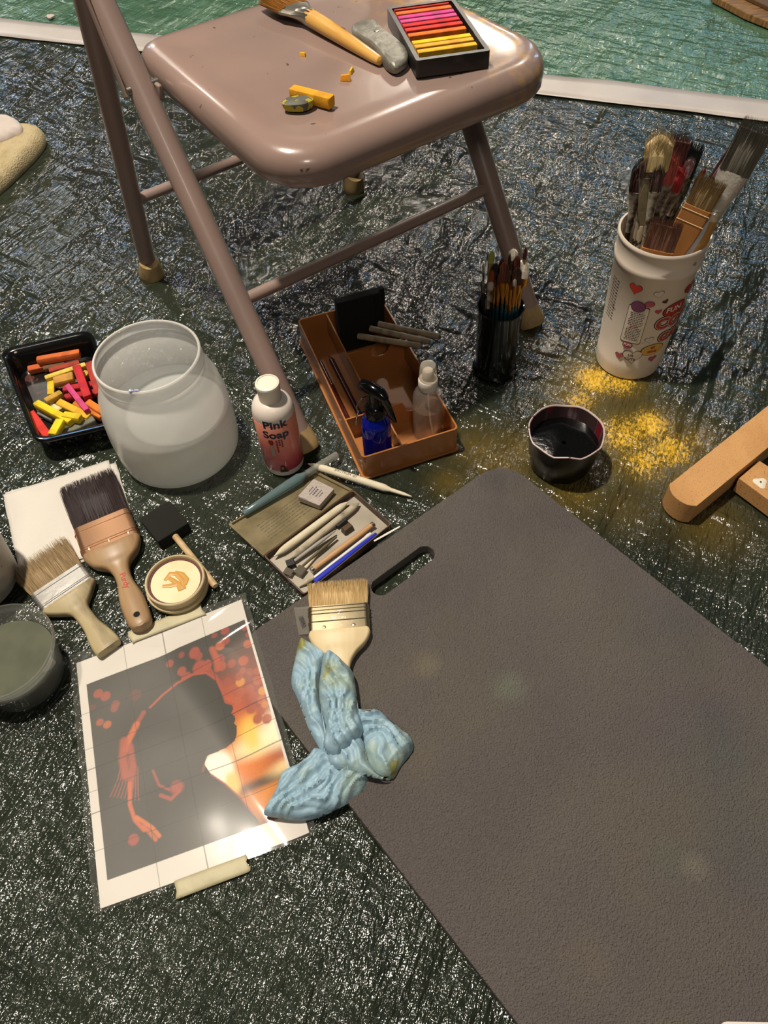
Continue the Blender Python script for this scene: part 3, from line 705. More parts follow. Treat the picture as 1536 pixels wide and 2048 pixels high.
def bframe(p0, p1, z): a, b = G(*p0, z), G(*p1, z); return frame(a, (b-a)), (b-a).length
# black bristled brush with a copper ferrule
z = .013; M, L1 = bframe((224, 1094), (205, 1044), z); wB = (G(170, 1121, z)-G(280, 1067, z)).length
Lb = (G(205, 1044, z)-G(168, 962, z)).length; Lh = (G(224, 1094, z)-G(298, 1252, z)).length
black_hair = hairmat('black_bristle', '1c1516', '382c2c', .45)
pb = flatbrush('paint_brush', 'wide black bristled paint brush with a copper ferrule, on the paper towel', M, wB, .019, Lb, L1, [(0, wB*.49), (-.006, wB*.49), (-.022, wB*.38), (-.034, wB*.20), (-.048, .0105), (-.065, .0105), (-.085, .0142), (-.100, .0155), (-Lh+.012, .0145), (-Lh+.003, .011), (-Lh, .005)], black_hair, copper, wood_o, 1500, .02, .03, hole=-Lh+.017)
bm = textmesh('Purdy', .0105, lambda x, y, z_: (y*1.0+.001, -.066-x, .0094+z_), .00008, bold=.0002); part('red_lettering', bm, mat('red_print', 'a3362a', .6), pb)
# pale bristled brush, stained handle
z = .010; M, L2 = bframe((138, 1192), (115, 1162), z); wB2 = (G(86, 1226, z)-G(190, 1160, z)).length
Lb = (G(115, 1162, z)-G(85, 1118, z)).length; Lh = (G(138, 1192, z)-G(214, 1302, z)).length
tan_hair = hairmat('hog_bristle', '96805a', '5e4a33', .6)
flatbrush('paint_brush', 'worn paint brush with splayed tan bristles and a paint-stained handle, beside the glass of water', M, wB2, .014, Lb*1.15, L2, [(0, wB2*.49), (-.004, wB2*.5), (-.016, wB2*.34), (-.028, wB2*.17), (-.042, .0105), (-.060, .0110), (-.080, .0150), (-Lh+.006, .0165), (-Lh, .015)], tan_hair, alu, wood_w, 1100, .14, .16, rivets=0)
# brush lying on the foam mat, its handle wrapped by the glove
z = PZ+.009; M, L3 = bframe((679, 1262), (677, 1214), z); wB3 = (G(616, 1262, z)-G(738, 1262, z)).length
Lb = (G(675, 1214, z)-G(670, 1166, z)).length
light_hair = hairmat('blond_bristle', 'c2a675', '9c7f50', .6)
gb = flatbrush('paint_brush', 'new blond bristled paint brush on the foam mat, blue glove over its handle', M, wB3, .014, Lb, L3, [(0, wB3*.49), (-.006, wB3*.5), (-.018, wB3*.42), (-.030, wB3*.26), (-.044, .0115), (-.062, .0105), (-.085, .012), (-.105, .012), (-.112, .006)], light_hair, gold_f, wood_n, 1300, .03, .07, ribs=(.34, .66, .80, .94), rivets=2)
bm = textmesh('2"', .008, lambda x, y, z_: (x+.002, .021+y, .0072+z_), .0002); merge(bm, textmesh('50 mm', .0065, lambda x, y, z_: (x, .0145+y, .0072+z_), .0002)); part('stamped_size', bm, alu, gb)
# torn clear wrapper beside the ferrule
bm = NB(); Q = [G(588, 1216, PZ+.002), G(622, 1212, PZ+.006), G(618, 1268, PZ+.006), G(598, 1270, PZ+.002)]; vs = []
for j in range(9):
    for i in range(7):
        p = quad(Q, i/6, j/8); p.z += .003*abs(noise.noise(p*120)); vs.append(bm.verts.new(p))
for j in range(8):
    for i in range(6): k = j*7+i; bm.faces.new((vs[k], vs[k+1], vs[k+8], vs[k+7]))
wr = root('plastic_wrapper', 'scrap of clear plastic wrapper with a barcode beside the brush ferrule', 'wrapper', T(G(605, 1240, PZ)))
part('film', bm, clear('wrapper_film', 'f0efe8', rough=.15, milky=.28, mcol='d8d2c8'), wr, world=True)
bm = NB(); A_, B_ = G(600, 1230, PZ+.0085), G(609, 1256, PZ+.0085); d = (B_-A_); nx_ = Vector((d.y, -d.x, 0)).normalized()
for k in range(9):
    o_ = A_+d*(.12+.8*k/9); wd = random.choice((.03, .05))*d.length; box(bm, (0, 0, 0), (.006, wd, .0002), T(o_) @ frame((0, 0, 0), d).to_3x3().to_4x4())
part('barcode', bm, mat('black_ink', '151313', .6), wr, world=True)
# ------------------------------------------------------------------ glove
gl_m = mat('pale_blue_nitrile', '87a3b2', .5, var=(22, '8a9c90', .5, .68), spots=(23, '89884c', .68), bump=(130, .0010), sss=.05)
glove = NB()
def lobe(crop, zb, hgt, seed, inset=.004, fs=40, fdir=(1, .3)):
    pts = [(500+x/3.725, 1130+y/3.723) for x, y in crop]
    loop = smooth_loop([tuple(G(x, y, zb+hgt*.5)[:2]) for x, y in pts], 4); n = len(loop)
    # fill with a fine triangulated grid
    b = NB(); xs = [p[0] for p in loop]; ys = [p[1] for p in loop]; st = .0017
    def inside(x, y):
        c = False
        for i in range(n):
            x1, y1 = loop[i]; x2, y2 = loop[(i+1) % n]
            if (y1 > y) != (y2 > y) and x < (x2-x1)*(y-y1)/(y2-y1)+x1: c = not c
        return c
    def dist(x, y):
        best = 9
        for i in range(n):
            ax, ay = loop[i]; bx, by = loop[(i+1) % n]; L_ = (bx-ax)**2+(by-ay)**2
            t = max(0, min(1, ((x-ax)*(bx-ax)+(y-ay)*(by-ay))/L_)); dd = math.hypot(x-ax-t*(bx-ax), y-ay-t*(by-ay)); 
            if dd < best: best = dd; q = (ax+t*(bx-ax), ay+t*(by-ay))
        return best, q
    gx = int((max(xs)-min(xs))/st)+3; gy = int((max(ys)-min(ys))/st)+3; V = {}
    for j in range(gy):
        for i in range(gx):
            x = min(xs)+(i-1)*st; y = min(ys)+(j-1)*st; ins = inside(x, y); d, q = dist(x, y)
            if not ins and d > st*1.5: continue
            if not ins: x, y = q; d = 0
            e = 1-math.exp(-d/.0040); u = x*fdir[0]+y*fdir[1]; v = -x*fdir[1]+y*fdir[0]
            wv = 2.0*noise.noise(Vector((u*20, v*20, seed)))+.35*noise.noise(Vector((u*60, v*60, seed+2)))
            f = .62*(1-abs(math.sin(PI*(v/.0125+wv)))**.8)+.28*(1-abs(math.sin(PI*(v/.0061+2*wv+u*25))))**1.3+.55*noise.noise(Vector((u*30, v*30, seed+4)))+.22*(1-abs(noise.noise(Vector((u*75, v*40, seed+9)))*2.4))**3
            V[i, j] = (b.verts.new((x, y, zb+hgt*e*(.70+.50*f))), b.verts.new((x, y, zb-.001*e)))
    for (i, j) in list(V):
        if (i+1, j) in V and (i, j+1) in V and (i+1, j+1) in V:
            q = [V[i, j], V[i+1, j], V[i+1, j+1], V[i, j+1]]
            try: b.faces.new([w_[0] for w_ in q]); b.faces.new([w_[1] for w_ in q][::-1])
            except ValueError: pass
    bmesh.ops.remove_doubles(b, verts=b.verts, dist=.00035)
    be = [e for e in b.edges if len(e.link_faces) == 1]
    try: bmesh.ops.bridge_loops(b, edges=be)
    except Exception: pass
    merge(glove, b)
lobe([(370, 530), (440, 555), (560, 625), (570, 680), (525, 760), (520, 900), (530, 1050), (565, 1180), (600, 1330), (545, 1390), (440, 1220), (400, 1120), (350, 980), (305, 880), (310, 760), (335, 660)], PZ+.004, .015, 1, fdir=(.30, -.95), fs=38)
lobe([(545, 640), (610, 625), (690, 690), (760, 770), (785, 900), (800, 1050), (835, 1160), (825, 1250), (740, 1350), (640, 1420), (540, 1340), (560, 1180), (520, 1040), (505, 900), (520, 760)], PZ+.0155, .021, 2, fdir=(.22, -.97), fs=36)
lobe([(785, 1065), (830, 1052), (878, 1075), (910, 1050), (970, 1062), (1040, 1130), (1150, 1220), (1200, 1262), (1215, 1350), (1120, 1480), (1055, 1575), (940, 1560), (860, 1440), (830, 1300), (790, 1200)], PZ+.002, .022, 3, fdir=(.83, -.55), fs=34)
lobe([(580, 1350), (690, 1270), (770, 1200), (840, 1300), (870, 1440), (965, 1555), (1040, 1560), (960, 1575), (840, 1550), (700, 1510), (630, 1500), (580, 1440)], PZ+.012, .015, 4, fdir=(.7, -.7), fs=46)
lobe([(660, 1420), (560, 1360), (470, 1350), (420, 1408), (330, 1470), (230, 1530), (180, 1650), (120, 1760), (92, 1838), (200, 1865), (400, 1885), (560, 1840), (700, 1770), (830, 1690), (880, 1600), (860, 1500), (780, 1440), (720, 1430)], .012, .021, 5, fdir=(.86, .50), fs=38)
lobe([(585, 1480), (640, 1535), (672, 1590), (600, 1650), (560, 1700), (470, 1722), (440, 1680), (480, 1560)], .020, .018, 6, fdir=(.6, .8), fs=50)
thing('disposable_glove', glove, gl_m, 'crumpled pale blue disposable glove with yellow stains lying over the brush handle', 'glove', angle=80)
# ------------------------------------------------------------------ foam brushes
foam_m = mat('black_foam', '14150f', .95, var=(12, '34340f', .55, .8), bump=(900, .0006)); dow = mat('pale_dowel', 'bfa57c', .55, var=(5, '9f8259', .4, .7), stretch=(14, 14, 1))
def foam_brush(M, label, w=.05, Lf=.052, t=.018, Lh=.10, group=None, m=foam_m, hm=dow):
    r = root('foam_brush', label, 'brush', M, group)
    bm = NB(); pr = [(-t/2, 0), (t/2, 0), (t/2, Lf*.62), (t*.06, Lf), (-t*.06, Lf), (-t/2, Lf*.62)]
    A_ = [bm.verts.new((-w/2, y, z)) for z, y in pr]; B_ = [bm.verts.new((w/2, y, z)) for z, y in pr]; bm.faces.new(A_); bm.faces.new(B_[::-1])
    for i in range(6): bm.faces.new((A_[i], A_[(i+1) % 6], B_[(i+1) % 6], B_[i]))
    part('foam_head', bm, m, r, bevel=.0015)
    bm = NB(); tube(bm, [(0, .003, 0), (0, -Lh+.003, 0), (0, -Lh, 0)], [.0045, .0045, .0038], 16); part('handle', bm, hm, r); return r
z = .010; a, b = G(350, 1072, z), G(308, 1020, z)
foam_brush(frame(a, b-a), 'black foam brush with olive stains and short dowel beside the round pot', w=.047, Lf=(G(294, 1030, z)-G(352, 1075, z)).length*.95, Lh=(G(350, 1070, z)-G(438, 1165, z)).length)
# ------------------------------------------------------------------ small round pot
po = G(356, 1180, 0); po = Vector((-.2695, .505, 0)); cream = mat('cream_plastic', 'b5a583', .4, var=(20, 'a8946e', .4, .7))
r = root('round_pot', 'small round cream pot with a smear of ochre paint in its lid', 'pot', T(po))
bm = NB(); lathe(bm, [(.030, .0005), (.037, .002), (.0395, .008), (.0398, .013), (.0385, .014)], 48); part('base', bm, cream, r)
bm = NB(); lathe(bm, [(.0365, .014), (.0378, .016), (.0378, .0255), (.0368, .0265), (.0352, .0265), (.0345, .0245), (.034, .021), (.010, .0205)], 48); part('lid', bm, cream, r)
bm = NB(); lathe(bm, [(.0343, .0212), (.0335, .0222), (.0322, .0222), (.0315, .0214)], 48, cap0=False, cap1=False); part('red_ring', bm, mat('dried_dark_red', '5c2c2c', .6), r)
bm = NB(); lathe(bm, [(.0315, .0212), (.002, .0212)], 48, cap0=False); part('white_liner', bm, mat('cream_liner', 'd8cba6', .6, var=(30, 'cdbd92', .4, .7)), r)
bm = NB()
for pts in (((-.014, .002), (-.008, .012), (.0, .011), (.009, .0), (.013, -.012)), ((-.016, -.006), (-.006, -.006), (.004, -.004), (.012, -.012)), ((-.002, .014), (.008, .010), (.014, .002), (.012, -.006)), ((-.012, .008), (-.004, .002), (.004, -.004), (.008, -.014))):
    tube(bm, [(x, y, .0216) for x, y in pts], [.002, .003, .0034, .003, .0018][:len(pts)], 8, flat=.18)
part('ochre_smear', bm, mat('ochre_paint', 'b98a3e', .4), r)
# ------------------------------------------------------------------ white plastic jar of water
jm = clear('milky_plastic', 'ffffff', rough=.2, milky=.72, mcol='eeece6')
JC = Vector((-.2935, .753, 0)); r = root('plastic_jar', 'large open translucent white plastic jar half full of water', 'jar', T(JC))
bm = NB(); po_ = [(.060, .001), (.078, .002), (.0855, .008), (.0875, .020), (.0885, .060), (.0865, .095), (.0815, .122), (.0745, .140), (.0705, .147), (.0690, .151), (.0690, .158), (.0705, .160), (.0705, .163), (.0690, .165), (.0690, .176), (.0700, .178), (.0690, .1795), (.0668, .1795), (.0662, .178)]
lathe(bm, po_, 72, cap1=False); part('jar_body', bm, jm, r)
bm = NB(); lathe(bm, [(.060, .0048), (.0835, .011), (.0852, .060), (.0849, .083), (.0849, .0835)], 72); wt = clear('cloudy_water', 'c8ccc8', rough=.03, milky=.6, mcol='f4f6f4'); part('water', bm, wt, r)
bm = NB(); cx_ = -.010; lathe(bm, [(.0022, 0), (.0026, .002), (.0018, .0035)], 10, (cx_, -.0668, .179)); tube(bm, [(cx_, -.0668, .1815), (cx_+.010, -.0662, .1805)], .0012, 6); part('paint_drip', bm, mat('white_blue_drip', 'b7bcd6', .4, spots=(300, '3342a0', .55)), r)
# ------------------------------------------------------------------ clear deli cup of murky water (left edge)
GC = Vector((-.4435, .398, 0)); r = root('water_cup', 'clear plastic cup of murky grey-green water at the left edge', 'cup', T(GC))
cp = clear('clear_cup_plastic', 'ffffff', rough=.06, milky=.14, mcol='c8ccc4')
bm = NB(); lathe(bm, [(.040, .001), (.046, .003), (.0475, .010), (.0555, .062), (.0590, .064), (.0605, .068), (.0598, .0715), (.0580, .0715), (.0572, .068), (.0550, .064), (.0465, .010), (.040, .004)], 64); part('cup_shell', bm, cp, r)
bm = NB(); lathe(bm, [(.040, .0045), (.0455, .0095), (.0508, .046), (.0510, .0462), (.001, .0462)], 64); part('murky_water', bm, mat('murky_water', '5a5c4e', .08, var=(25, '4c4f43', .4, .7), coat=.3), r)
# white paint-splashed bucket at the very left edge
bc = G(0, 1168, 0)+Vector((-.032, .004, 0)); r = root('paint_tub', 'white tub splashed with red and black paint at the left edge', 'tub', T(bc))
tub_m = mat('splashed_white_plastic', 'b5b0a6', .5, spots=(70, '7d2a2c', .66), var=(30, '8d8a82', .5, .7))
bm = NB(); lathe(bm, [(.048, .001), (.055, .004), (.060, .05), (.064, .095), (.066, .097), (.066, .102), (.062, .102), (.060, .09), (.054, .008)], 56); part('tub_body', bm, tub_m, r)
# ------------------------------------------------------------------ black food tray with pastel pieces
TQ = [(-6, 708), (184, 652), (262, 846), (72, 900)]
blk = mat('black_glossy_plastic', '0d0d0e', .16, bump=(30, .0002)); blk_in = mat('black_tray_inside', '171313', .3, spots=(28, '4a2c26', .60), bump=(60, .0003))
hz = .042
topo = roundpoly(gpoly([(0, 702), (182, 660), (245, 845), (72, 886)], hz), .022, 6)
cc_ = Vector((sum(p[0] for p in topo)/len(topo), sum(p[1] for p in topo)/len(topo), 0))
def trayring(k, z, off=0): 
    out = []
    for x, y in topo:
        v = Vector((x, y))-cc_.xy; L_ = v.length; v = v*(k)+v.normalized()*off; out.append((v.x, v.y, z))
    return out
r = root('food_tray', 'black plastic food tray full of broken pastel sticks', 'tray', T(cc_))
bm = NB(); rings = [[bm.verts.new(p) for p in trayring(k, z, off)] for k, z, off in ((.80, .001, 0), (.86, .004, 0), (.93, .036, 0), (.935, hz-.003, 0), (1, hz-.003, .002), (1, hz, .002), (1, hz+.002, 0), (.96, hz+.001, -.001), (.93, hz-.001, -.001), (.90, .030, -.001), (.84, .0065, 0), (.78, .004, 0))]
for a, b in zip(rings, rings[1:]):
    n = len(a)
    for i in range(n): bm.faces.new((a[i], a[(i+1) % n], b[(i+1) % n], b[i]))
bm.faces.new(rings[0][::-1]); bm.faces.new(rings[-1]); part('tray_shell', bm, blk, r, angle=50)
bm = NB(); bm.faces.new([bm.verts.new((x, y, .0045)) for x, y, _ in trayring(.80, 0, 0)]); part('dusty_bottom', bm, blk_in, r)
chalk = {}
def cm(h):
    if h not in chalk: chalk[h] = mat('pastel_'+h, h, .85, var=(90, ''.join('%02x' % int(int(h[i:i+2], 16)*.82) for i in (0, 2, 4)), .45, .75), bump=(300, .0003))
    return chalk[h]
def stick(p0, p1, h, z, label, w=.0105, t=None, group=None, name='pastel_stick', dz=0., roll=0., rnd=.0012):
    a, b = G(*p0, z), G(*p1, z+dz); L_ = (b-a).length; t = t or w; bm = NB()
    prof = rrect(w, t, min(w, t)*.14, 2); y0, y1 = -L_/2, L_/2; rg = []
    for y, k in ((y0, .82), (y0+.0012, 1), (y0+L_*.35, 1), (y0+L_*.7, .99), (y1-.0012, 1), (y1, .85)):
        rg.append([bm.verts.new((x*k+random.uniform(-1, 1)*.00015, y+random.uniform(-1, 1)*.0003, zz*k)) for x, zz in prof])
    for u, v in zip(rg, rg[1:]):
        n = len(u)
        for i in range(n): bm.faces.new((u[i], u[(i+1) % n], v[(i+1) % n], v[i]))
    bm.faces.new(rg[0][::-1]); bm.faces.new(rg[-1])
    M = frame((a+b)/2, b-a) @ Matrix.Rotation(roll, 4, 'Y')
    return thing(name, bm, cm(h), label, 'pastel', group, M=M)
gt = 'pastel pieces in the black food tray'
ST = [((75, 722), (160, 707), 'c4612c', .025, 'orange pastel stick lying at the back of the black food tray', .0115),
 ((57, 741), (92, 733), 'b9562a', .012, 'short orange pastel piece at the back left of the black food tray', .011),
 ((88, 739), (131, 728), '6a4a34', .014, 'brown pastel piece between two orange and red pieces in the food tray', .009),
 ((100, 744), (160, 727), '9c3b2a', .013, 'brick red pastel stick under the yellow ones at the back of the food tray', .0105),
 ((91, 758), (172, 731), 'cdb24c', .021, 'pale yellow pastel stick crossing under the upright red stick', .0085),
 ((109, 765), (148, 755), 'b48438', .018, 'broad tan pastel block in the middle of the food tray', .0175),
 ((154, 735), (176, 796), 'b3202a', .031, 'bright red pastel stick lying across the yellow sticks', .0125),
 ((180, 728), (200, 790), 'a03228', .020, 'dark red pastel stick along the right wall of the food tray', .0125),
 ((164, 760), (176, 745), 'c79a3c', .015, 'short ochre pastel piece between the two upright red sticks', .010),
 ((103, 762), (103, 792), 'd2b026', .013, 'upright golden yellow pastel piece left of the tan block', .0105),
 ((92, 804), (124, 787), 'b48c34', .024, 'rounded ochre pastel lump in the middle of the food tray', .010),
 ((127, 781), (188, 770), 'a8202a', .012, 'crimson pastel stick lying crosswise behind the pink one', .0105),
 ((130, 797), (194, 786), '9c1c24', .012, 'deep red pastel stick lying crosswise under the pink one', .0105),
 ((135, 772), (175, 822), 'bc3f72', .030, 'pink pastel stick, tapered and tilted over the red ones', .0085),
 ((73, 808), (143, 845), 'd8bc18', .026, 'long lemon yellow pastel stick in the front half of the food tray', .0115),
 ((118, 806), (180, 836), 'd6a42a', .018, 'amber pastel stick between the lemon and orange sticks', .0115),
 ((128, 832), (162, 838), 'd2b41e', .028, 'short yellow pastel piece on top of the amber stick', .0115),
 ((151, 807), (206, 835), 'c8702a', .020, 'orange pastel stick right of the amber stick', .0110),
 ((176, 806), (216, 832), 'cf7222', .026, 'orange pastel stick nearest the white jar', .0110),
 ((62, 828), (98, 876), 'c02c20', .022, 'vermilion pastel stick at the front left of the food tray', .0125),
 ((123, 842), (106, 872), 'd9c01c', .032, 'short lemon yellow pastel piece standing out at the front of the food tray', .0135),
 ((116, 876), (190, 840), '6b6a5c', .014, 'grey-green pastel stick along the front wall of the food tray', .0120),
 ((79, 826), (108, 840), '77776c', .012, 'small grey pastel piece under the long lemon stick', .009),
 ((106, 813), (122, 822), 'c8c294', .016, 'cream pastel piece between the lemon and amber sticks', .008)]
for p0, p1, h, z, lb, w_ in ST: stick(p0, p1, h, z, lb, w=w_, t=min(w_, .0115), group=gt, roll=random.uniform(-.12, .12))
# ------------------------------------------------------------------ pastel box on the seat
zb = ZS+.019
bo = [G(776, 21, zb), G(905, -8, zb), G(979, 102, zb), G(835, 123, zb)]; bc = sum(bo, Vector())/4; bc.z = 0
ydir = ((bo[0]-bo[3])+(bo[1]-bo[2])).normalized(); xdir = Vector((ydir.y, -ydir.x, 0)); BW = ((bo[1]-bo[0]).length+(bo[2]-bo[3]).length)/2; BL = ((bo[0]-bo[3]).length+(bo[1]-bo[2]).length)/2
MB_ = frame((bc.x, bc.y, ZS+.0012), ydir)
r = root('pastel_box', 'open black box of bright pastel sticks on the chair seat', 'box', MB_); dblk = mat('dusty_black_plastic', '1d1b1a', .35, var=(30, '4a4640', .55, .8))
bm = prism(NB(), [rrect(BW, BL, .003, 3), rrect(BW-.010, BL-.012, .002, 3)[::-1]], 0, .0185); part('box_wall', bm, dblk, r, smooth=False)
bm = NB(); box(bm, (0, 0, .0015), (BW-.008, BL-.008, .003)); part('box_floor', bm, dblk, r)
bm = NB()
for y in (-BL*.5+.006, ): box(bm, (0, y+.004, .010), (BW*.5, .003, .010))
part('finger_notch', bm, dblk, r, bevel=.0008)
PS = [((565, 115), (1045, 25), 'c23a28', 'coral red'), ((590, 157), (1065, 67), 'cf6526', 'orange'), ((600, 198), (1085, 105), 'c03c80', 'magenta pink'), ((615, 237), (1110, 142), 'c8487f', 'lighter rose pink'), ((640, 277), (1140, 178), 'bf2c30', 'crimson red'), ((658, 322), (1165, 218), 'c4342a', 'vermilion red'), ((690, 368), (1190, 272), 'd46a1e', 'deep orange'), ((715, 437), (1230, 347), 'e0b616', 'bright yellow'), ((738, 478), (1270, 378), 'd79c34', 'pale amber'), ((765, 526), (1295, 425), 'd8a428', 'golden yellow')]
nm = ['topmost, at the far end', 'second from the far end', 'third, beside the rose pink one', 'beside the magenta one', 'behind the vermilion one', 'behind the deep orange one', 'just behind the dark slot', 'just in front of the dark slot', 'between the two yellows', 'nearest the front wall']
Minv = MB_.inverted()
for k, (p0, p1, h, cn) in enumerate(PS):
    a = G(680+p0[0]/4.8, p0[1]/4.8, ZS+.0155); b = G(680+p1[0]/4.8, p1[1]/4.8, ZS+.0155); ym = (Minv @ ((a+b)/2)).y
    ax = MB_ @ Vector((-BW/2+.0078, ym, .0108)); bx = MB_ @ Vector((BW/2-.0085, ym, .0108)); bmk = NB(); L_ = (bx-ax).length
    box(bmk, (0, 0, 0), (.0083, L_, .0125)); thing('pastel_stick', bmk, cm(h), cn+' pastel stick in the black box, '+nm[k], 'pastel', 'pastel sticks in the black box', M=frame((ax+bx)/2, bx-ax), bevel=.0007)
# loose things on the seat
stick((584, 184), (664, 204), 'c98f14', ZS+.0068, 'orange-yellow square pastel stick lying on the seat behind the grey eraser', .0125, name='pastel_stick', rnd=.001)
bm = NB(); lathe(bm, [(.008, 0), (.0135, .002), (.015, .006), (.0145, .010), (.0105, .0125), (.002, .0128)], 24, wob=lambda a, i: .05*math.sin(2*a+i)+.03*math.sin(5*a))
M = frame(G(597, 219, ZS), (G(633, 214, ZS)-G(560, 220, ZS))) @ Matrix.Diagonal((.68, 1.2, .95, 1))
er = thing('kneaded_eraser', bm, mat('grey_yellow_putty', '4b4a40', .6, spots=(110, '9c8f20', .52)), 'rounded grey eraser smeared yellow, nearest the front of the seat', 'eraser', M=M)
def wedge(px, py, s, rot, label, h='d29a14'):
    bm = NB(); pts = [(-s, -s*.5, 0), (s, -s*.6, 0), (s*.8, s*.6, 0), (-s*.9, s*.5, 0)]; A_ = [bm.verts.new(p) for p in pts]; B_ = [bm.verts.new((p[0]*.9, p[1]*.35-s*.1, s*(.9 if p[0] < 0 else 1.1))) for p in pts]
    bm.faces.new(A_[::-1]); bm.faces.new(B_)
    for i in range(4): bm.faces.new((A_[i], A_[(i+1) % 4], B_[(i+1) % 4], B_[i]))
    thing('pastel_crumb', bm, cm(h), label, 'pastel', 'yellow pastel crumbs on the seat', M=T(G(px, py, ZS-.0005)) @ Matrix.Rotation(rot, 4, 'Z'), bevel=.0004, smooth=False)
wedge(606, 112, .0042, -.5, 'tiny yellow pastel crumb lying alone below the wide brush'); wedge(692, 160, .0062, -.2, 'orange-yellow pastel chip lying in front of another chip', 'd08a10'); wedge(702, 146, .0048, 1.2, 'yellow pastel chip leaning behind another chip', 'dcae1c')
# wide flat mop brush on the seat
z = ZS+.012; a = G(622, 36, z); b = G(762, 117, z-.003); d = (a-b); Lh = d.length
r = root('flat_brush', 'wide golden haired flat brush with a tapering yellow wooden handle on the seat', 'brush', frame(a, d))
ywood = mat('yellow_varnished_wood', 'c3964c', .35, var=(6, 'b07f3a', .4, .7), stretch=(14, 2, 14), coat=.3, spots=(60, '6b4a24', .74))
bm = NB(); tube(bm, [(0, .004, 0), (0, -.006, 0), (0, -Lh*.25, -.0005), (0, -Lh*.6, -.002), (0, -Lh*.9, -.0035), (0, -Lh*.985, -.0035), (0, -Lh, -.0035)], [.0096, .0102, .0098, .0082, .0062, .0050, .0020], 22); part('handle', bm, ywood, r)
bm = NB(); rings = []
for y, w_, t_ in ((-.004, .0099, .0099), (.004, .0100, .0096), (.012, .0115, .008), (.024, .017, .0058), (.036, .0225, .0052), (.040, .0232, .005)):
    rings.append([bm.verts.new((w_*math.cos(2*PI*k/28)+.0006*noise.noise(Vector((k, y*200, 1))), y, t_*math.sin(2*PI*k/28)*(1+.12*math.sin(k*3)))) for k in range(28)])
for u, v in zip(rings, rings[1:]):
    for k in range(28): bm.faces.new((u[k], u[(k+1) % 28], v[(k+1) % 28], v[k]))
part('ferrule', bm, mat('scuffed_tin', 'a8a498', .3, .9, bump=(80, .001)), r)
part('bristles', hairs(NB(), .044, .009, .045, 700, .038, .18, .06, .0005), hairmat('golden_hair', 'a8742c', '6d4818'), r, smooth=False)
bm = NB()
for k, (y0, ln) in enumerate(((-.022, .002), (-.027, .006), (-.035, .004), (-.041, .006), (-.060, .008))):
    box(bm, (0, 0, 0), (.0022 if k < 4 else .001, ln, .0003), T((.0045, y0-ln/2, .0082-k*.00035)) @ Matrix.Rotation(.45, 4, 'Y'))
part('worn_lettering', bm, mat('black_ink', '151313', .6), r)
# grey tool on the seat
cr = [(110, 225), (140, 195), (210, 165), (320, 160), (395, 240), (520, 330), (600, 395), (642, 450), (652, 520), (600, 578), (520, 608), (440, 560), (370, 470), (290, 385), (180, 325), (120, 270)]
zt = ZS+.014; lp = smooth_loop(gpoly([(680+x/4.8, y/4.8) for x, y in cr], zt), 3); cen = Vector((sum(p[0] for p in lp)/len(lp), sum(p[1] for p in lp)/len(lp), 0))
r = root('utility_knife', 'paint-crusted grey metal utility knife lying between the brush and the pastel box', 'knife', T((cen.x, cen.y, ZS)))
bm = NB(); n = len(lp); rg = []
for k, zz in ((.90, .0), (.98, .002), (1, .006), (1, .009), (.97, .0115), (.88, .0135), (.6, .0140), (.25, .0142)):
    rg.append([bm.verts.new(((x-cen.x)*k, (y-cen.y)*k, zz+.0004*noise.noise(Vector((x*400, y*400, 0))))) for x, y in lp])
for u, v in zip(rg, rg[1:]):
    for i in range(n): bm.faces.new((u[i], u[(i+1) % n], v[(i+1) % n], v[i]))
bm.faces.new(rg[0][::-1]); bm.faces.new(rg[-1]); part('casing', bm, mat('grey_cast_metal', '86847a', .42, .35, var=(60, '6c6a60', .4, .7), bump=(160, .0012)), r)
bm = NB(); q = G(680+350/4.8, 300/4.8, zt); lathe(bm, [(.0035, 0), (.003, .001), (.001, .0012)], 14, (q.x-cen.x, q.y-cen.y, .0135)); part('screw', bm, steel_m, r)
bm = NB(); q = G(680+520/4.8, 540/4.8, zt); lathe(bm, [(.0030, .0), (.0005, .0002)], 14, (q.x-cen.x, q.y-cen.y, .0130)); part('lanyard_hole_shade', bm, mat('hole_shade_black', '0b0807', .9), r)  # flat black disc, shade of the lanyard hole put in as colour
# ------------------------------------------------------------------ pink soap bottle
SC = Vector((-.1385, .7085, 0)); SR = .0282
r = root('soap_bottle', 'white capped bottle with a pink label reading Pink Soap', 'bottle', T(SC))
bm = NB(); lathe(bm, [(.024, .0005), (.0272, .003), (.0280, .010), (.0280, .112), (.0275, .118), (.0245, .126), (.0190, .131), (.0145, .1325), (.0140, .138), (.013, .138)], 56); part('bottle_body', bm, mat('white_hdpe', 'cfc4ba', .35, sss=.1), r)
bm = NB(); lathe(bm, [(.0138, .1305), (.0150, .132), (.0152, .152), (.0160, .1535), (.0163, .1565), (.0155, .1590), (.0130, .1600), (.0125, .1588), (.004, .1588)], 40); part('flip_cap', bm, mat('white_cap', 'd8d0c0', .4), r)
lab = mat('pink_label', 'd9776c', .32, coat=.2); nt = lab.node_tree; p_ = nt.nodes['Principled BSDF']; tc_ = nt.nodes.new('ShaderNodeTexCoord'); sx_ = nt.nodes.new('ShaderNodeSeparateXYZ'); nt.links.new(tc_.outputs['Object'], sx_.inputs[0])
mr_ = nt.nodes.new('ShaderNodeMapRange'); mr_.inputs[1].default_value = .02; mr_.inputs[2].default_value = .11; nt.links.new(sx_.outputs[2], mr_.inputs[0]); rp = nt.nodes.new('ShaderNodeValToRGB'); rp.color_ramp.elements[0].color = lin('b84a55'); rp.color_ramp.elements[1].color = lin('d58b72'); nt.links.new(mr_.outputs[0], rp.inputs[0]); nt.links.new(rp.outputs[0], p_.inputs['Base Color'])
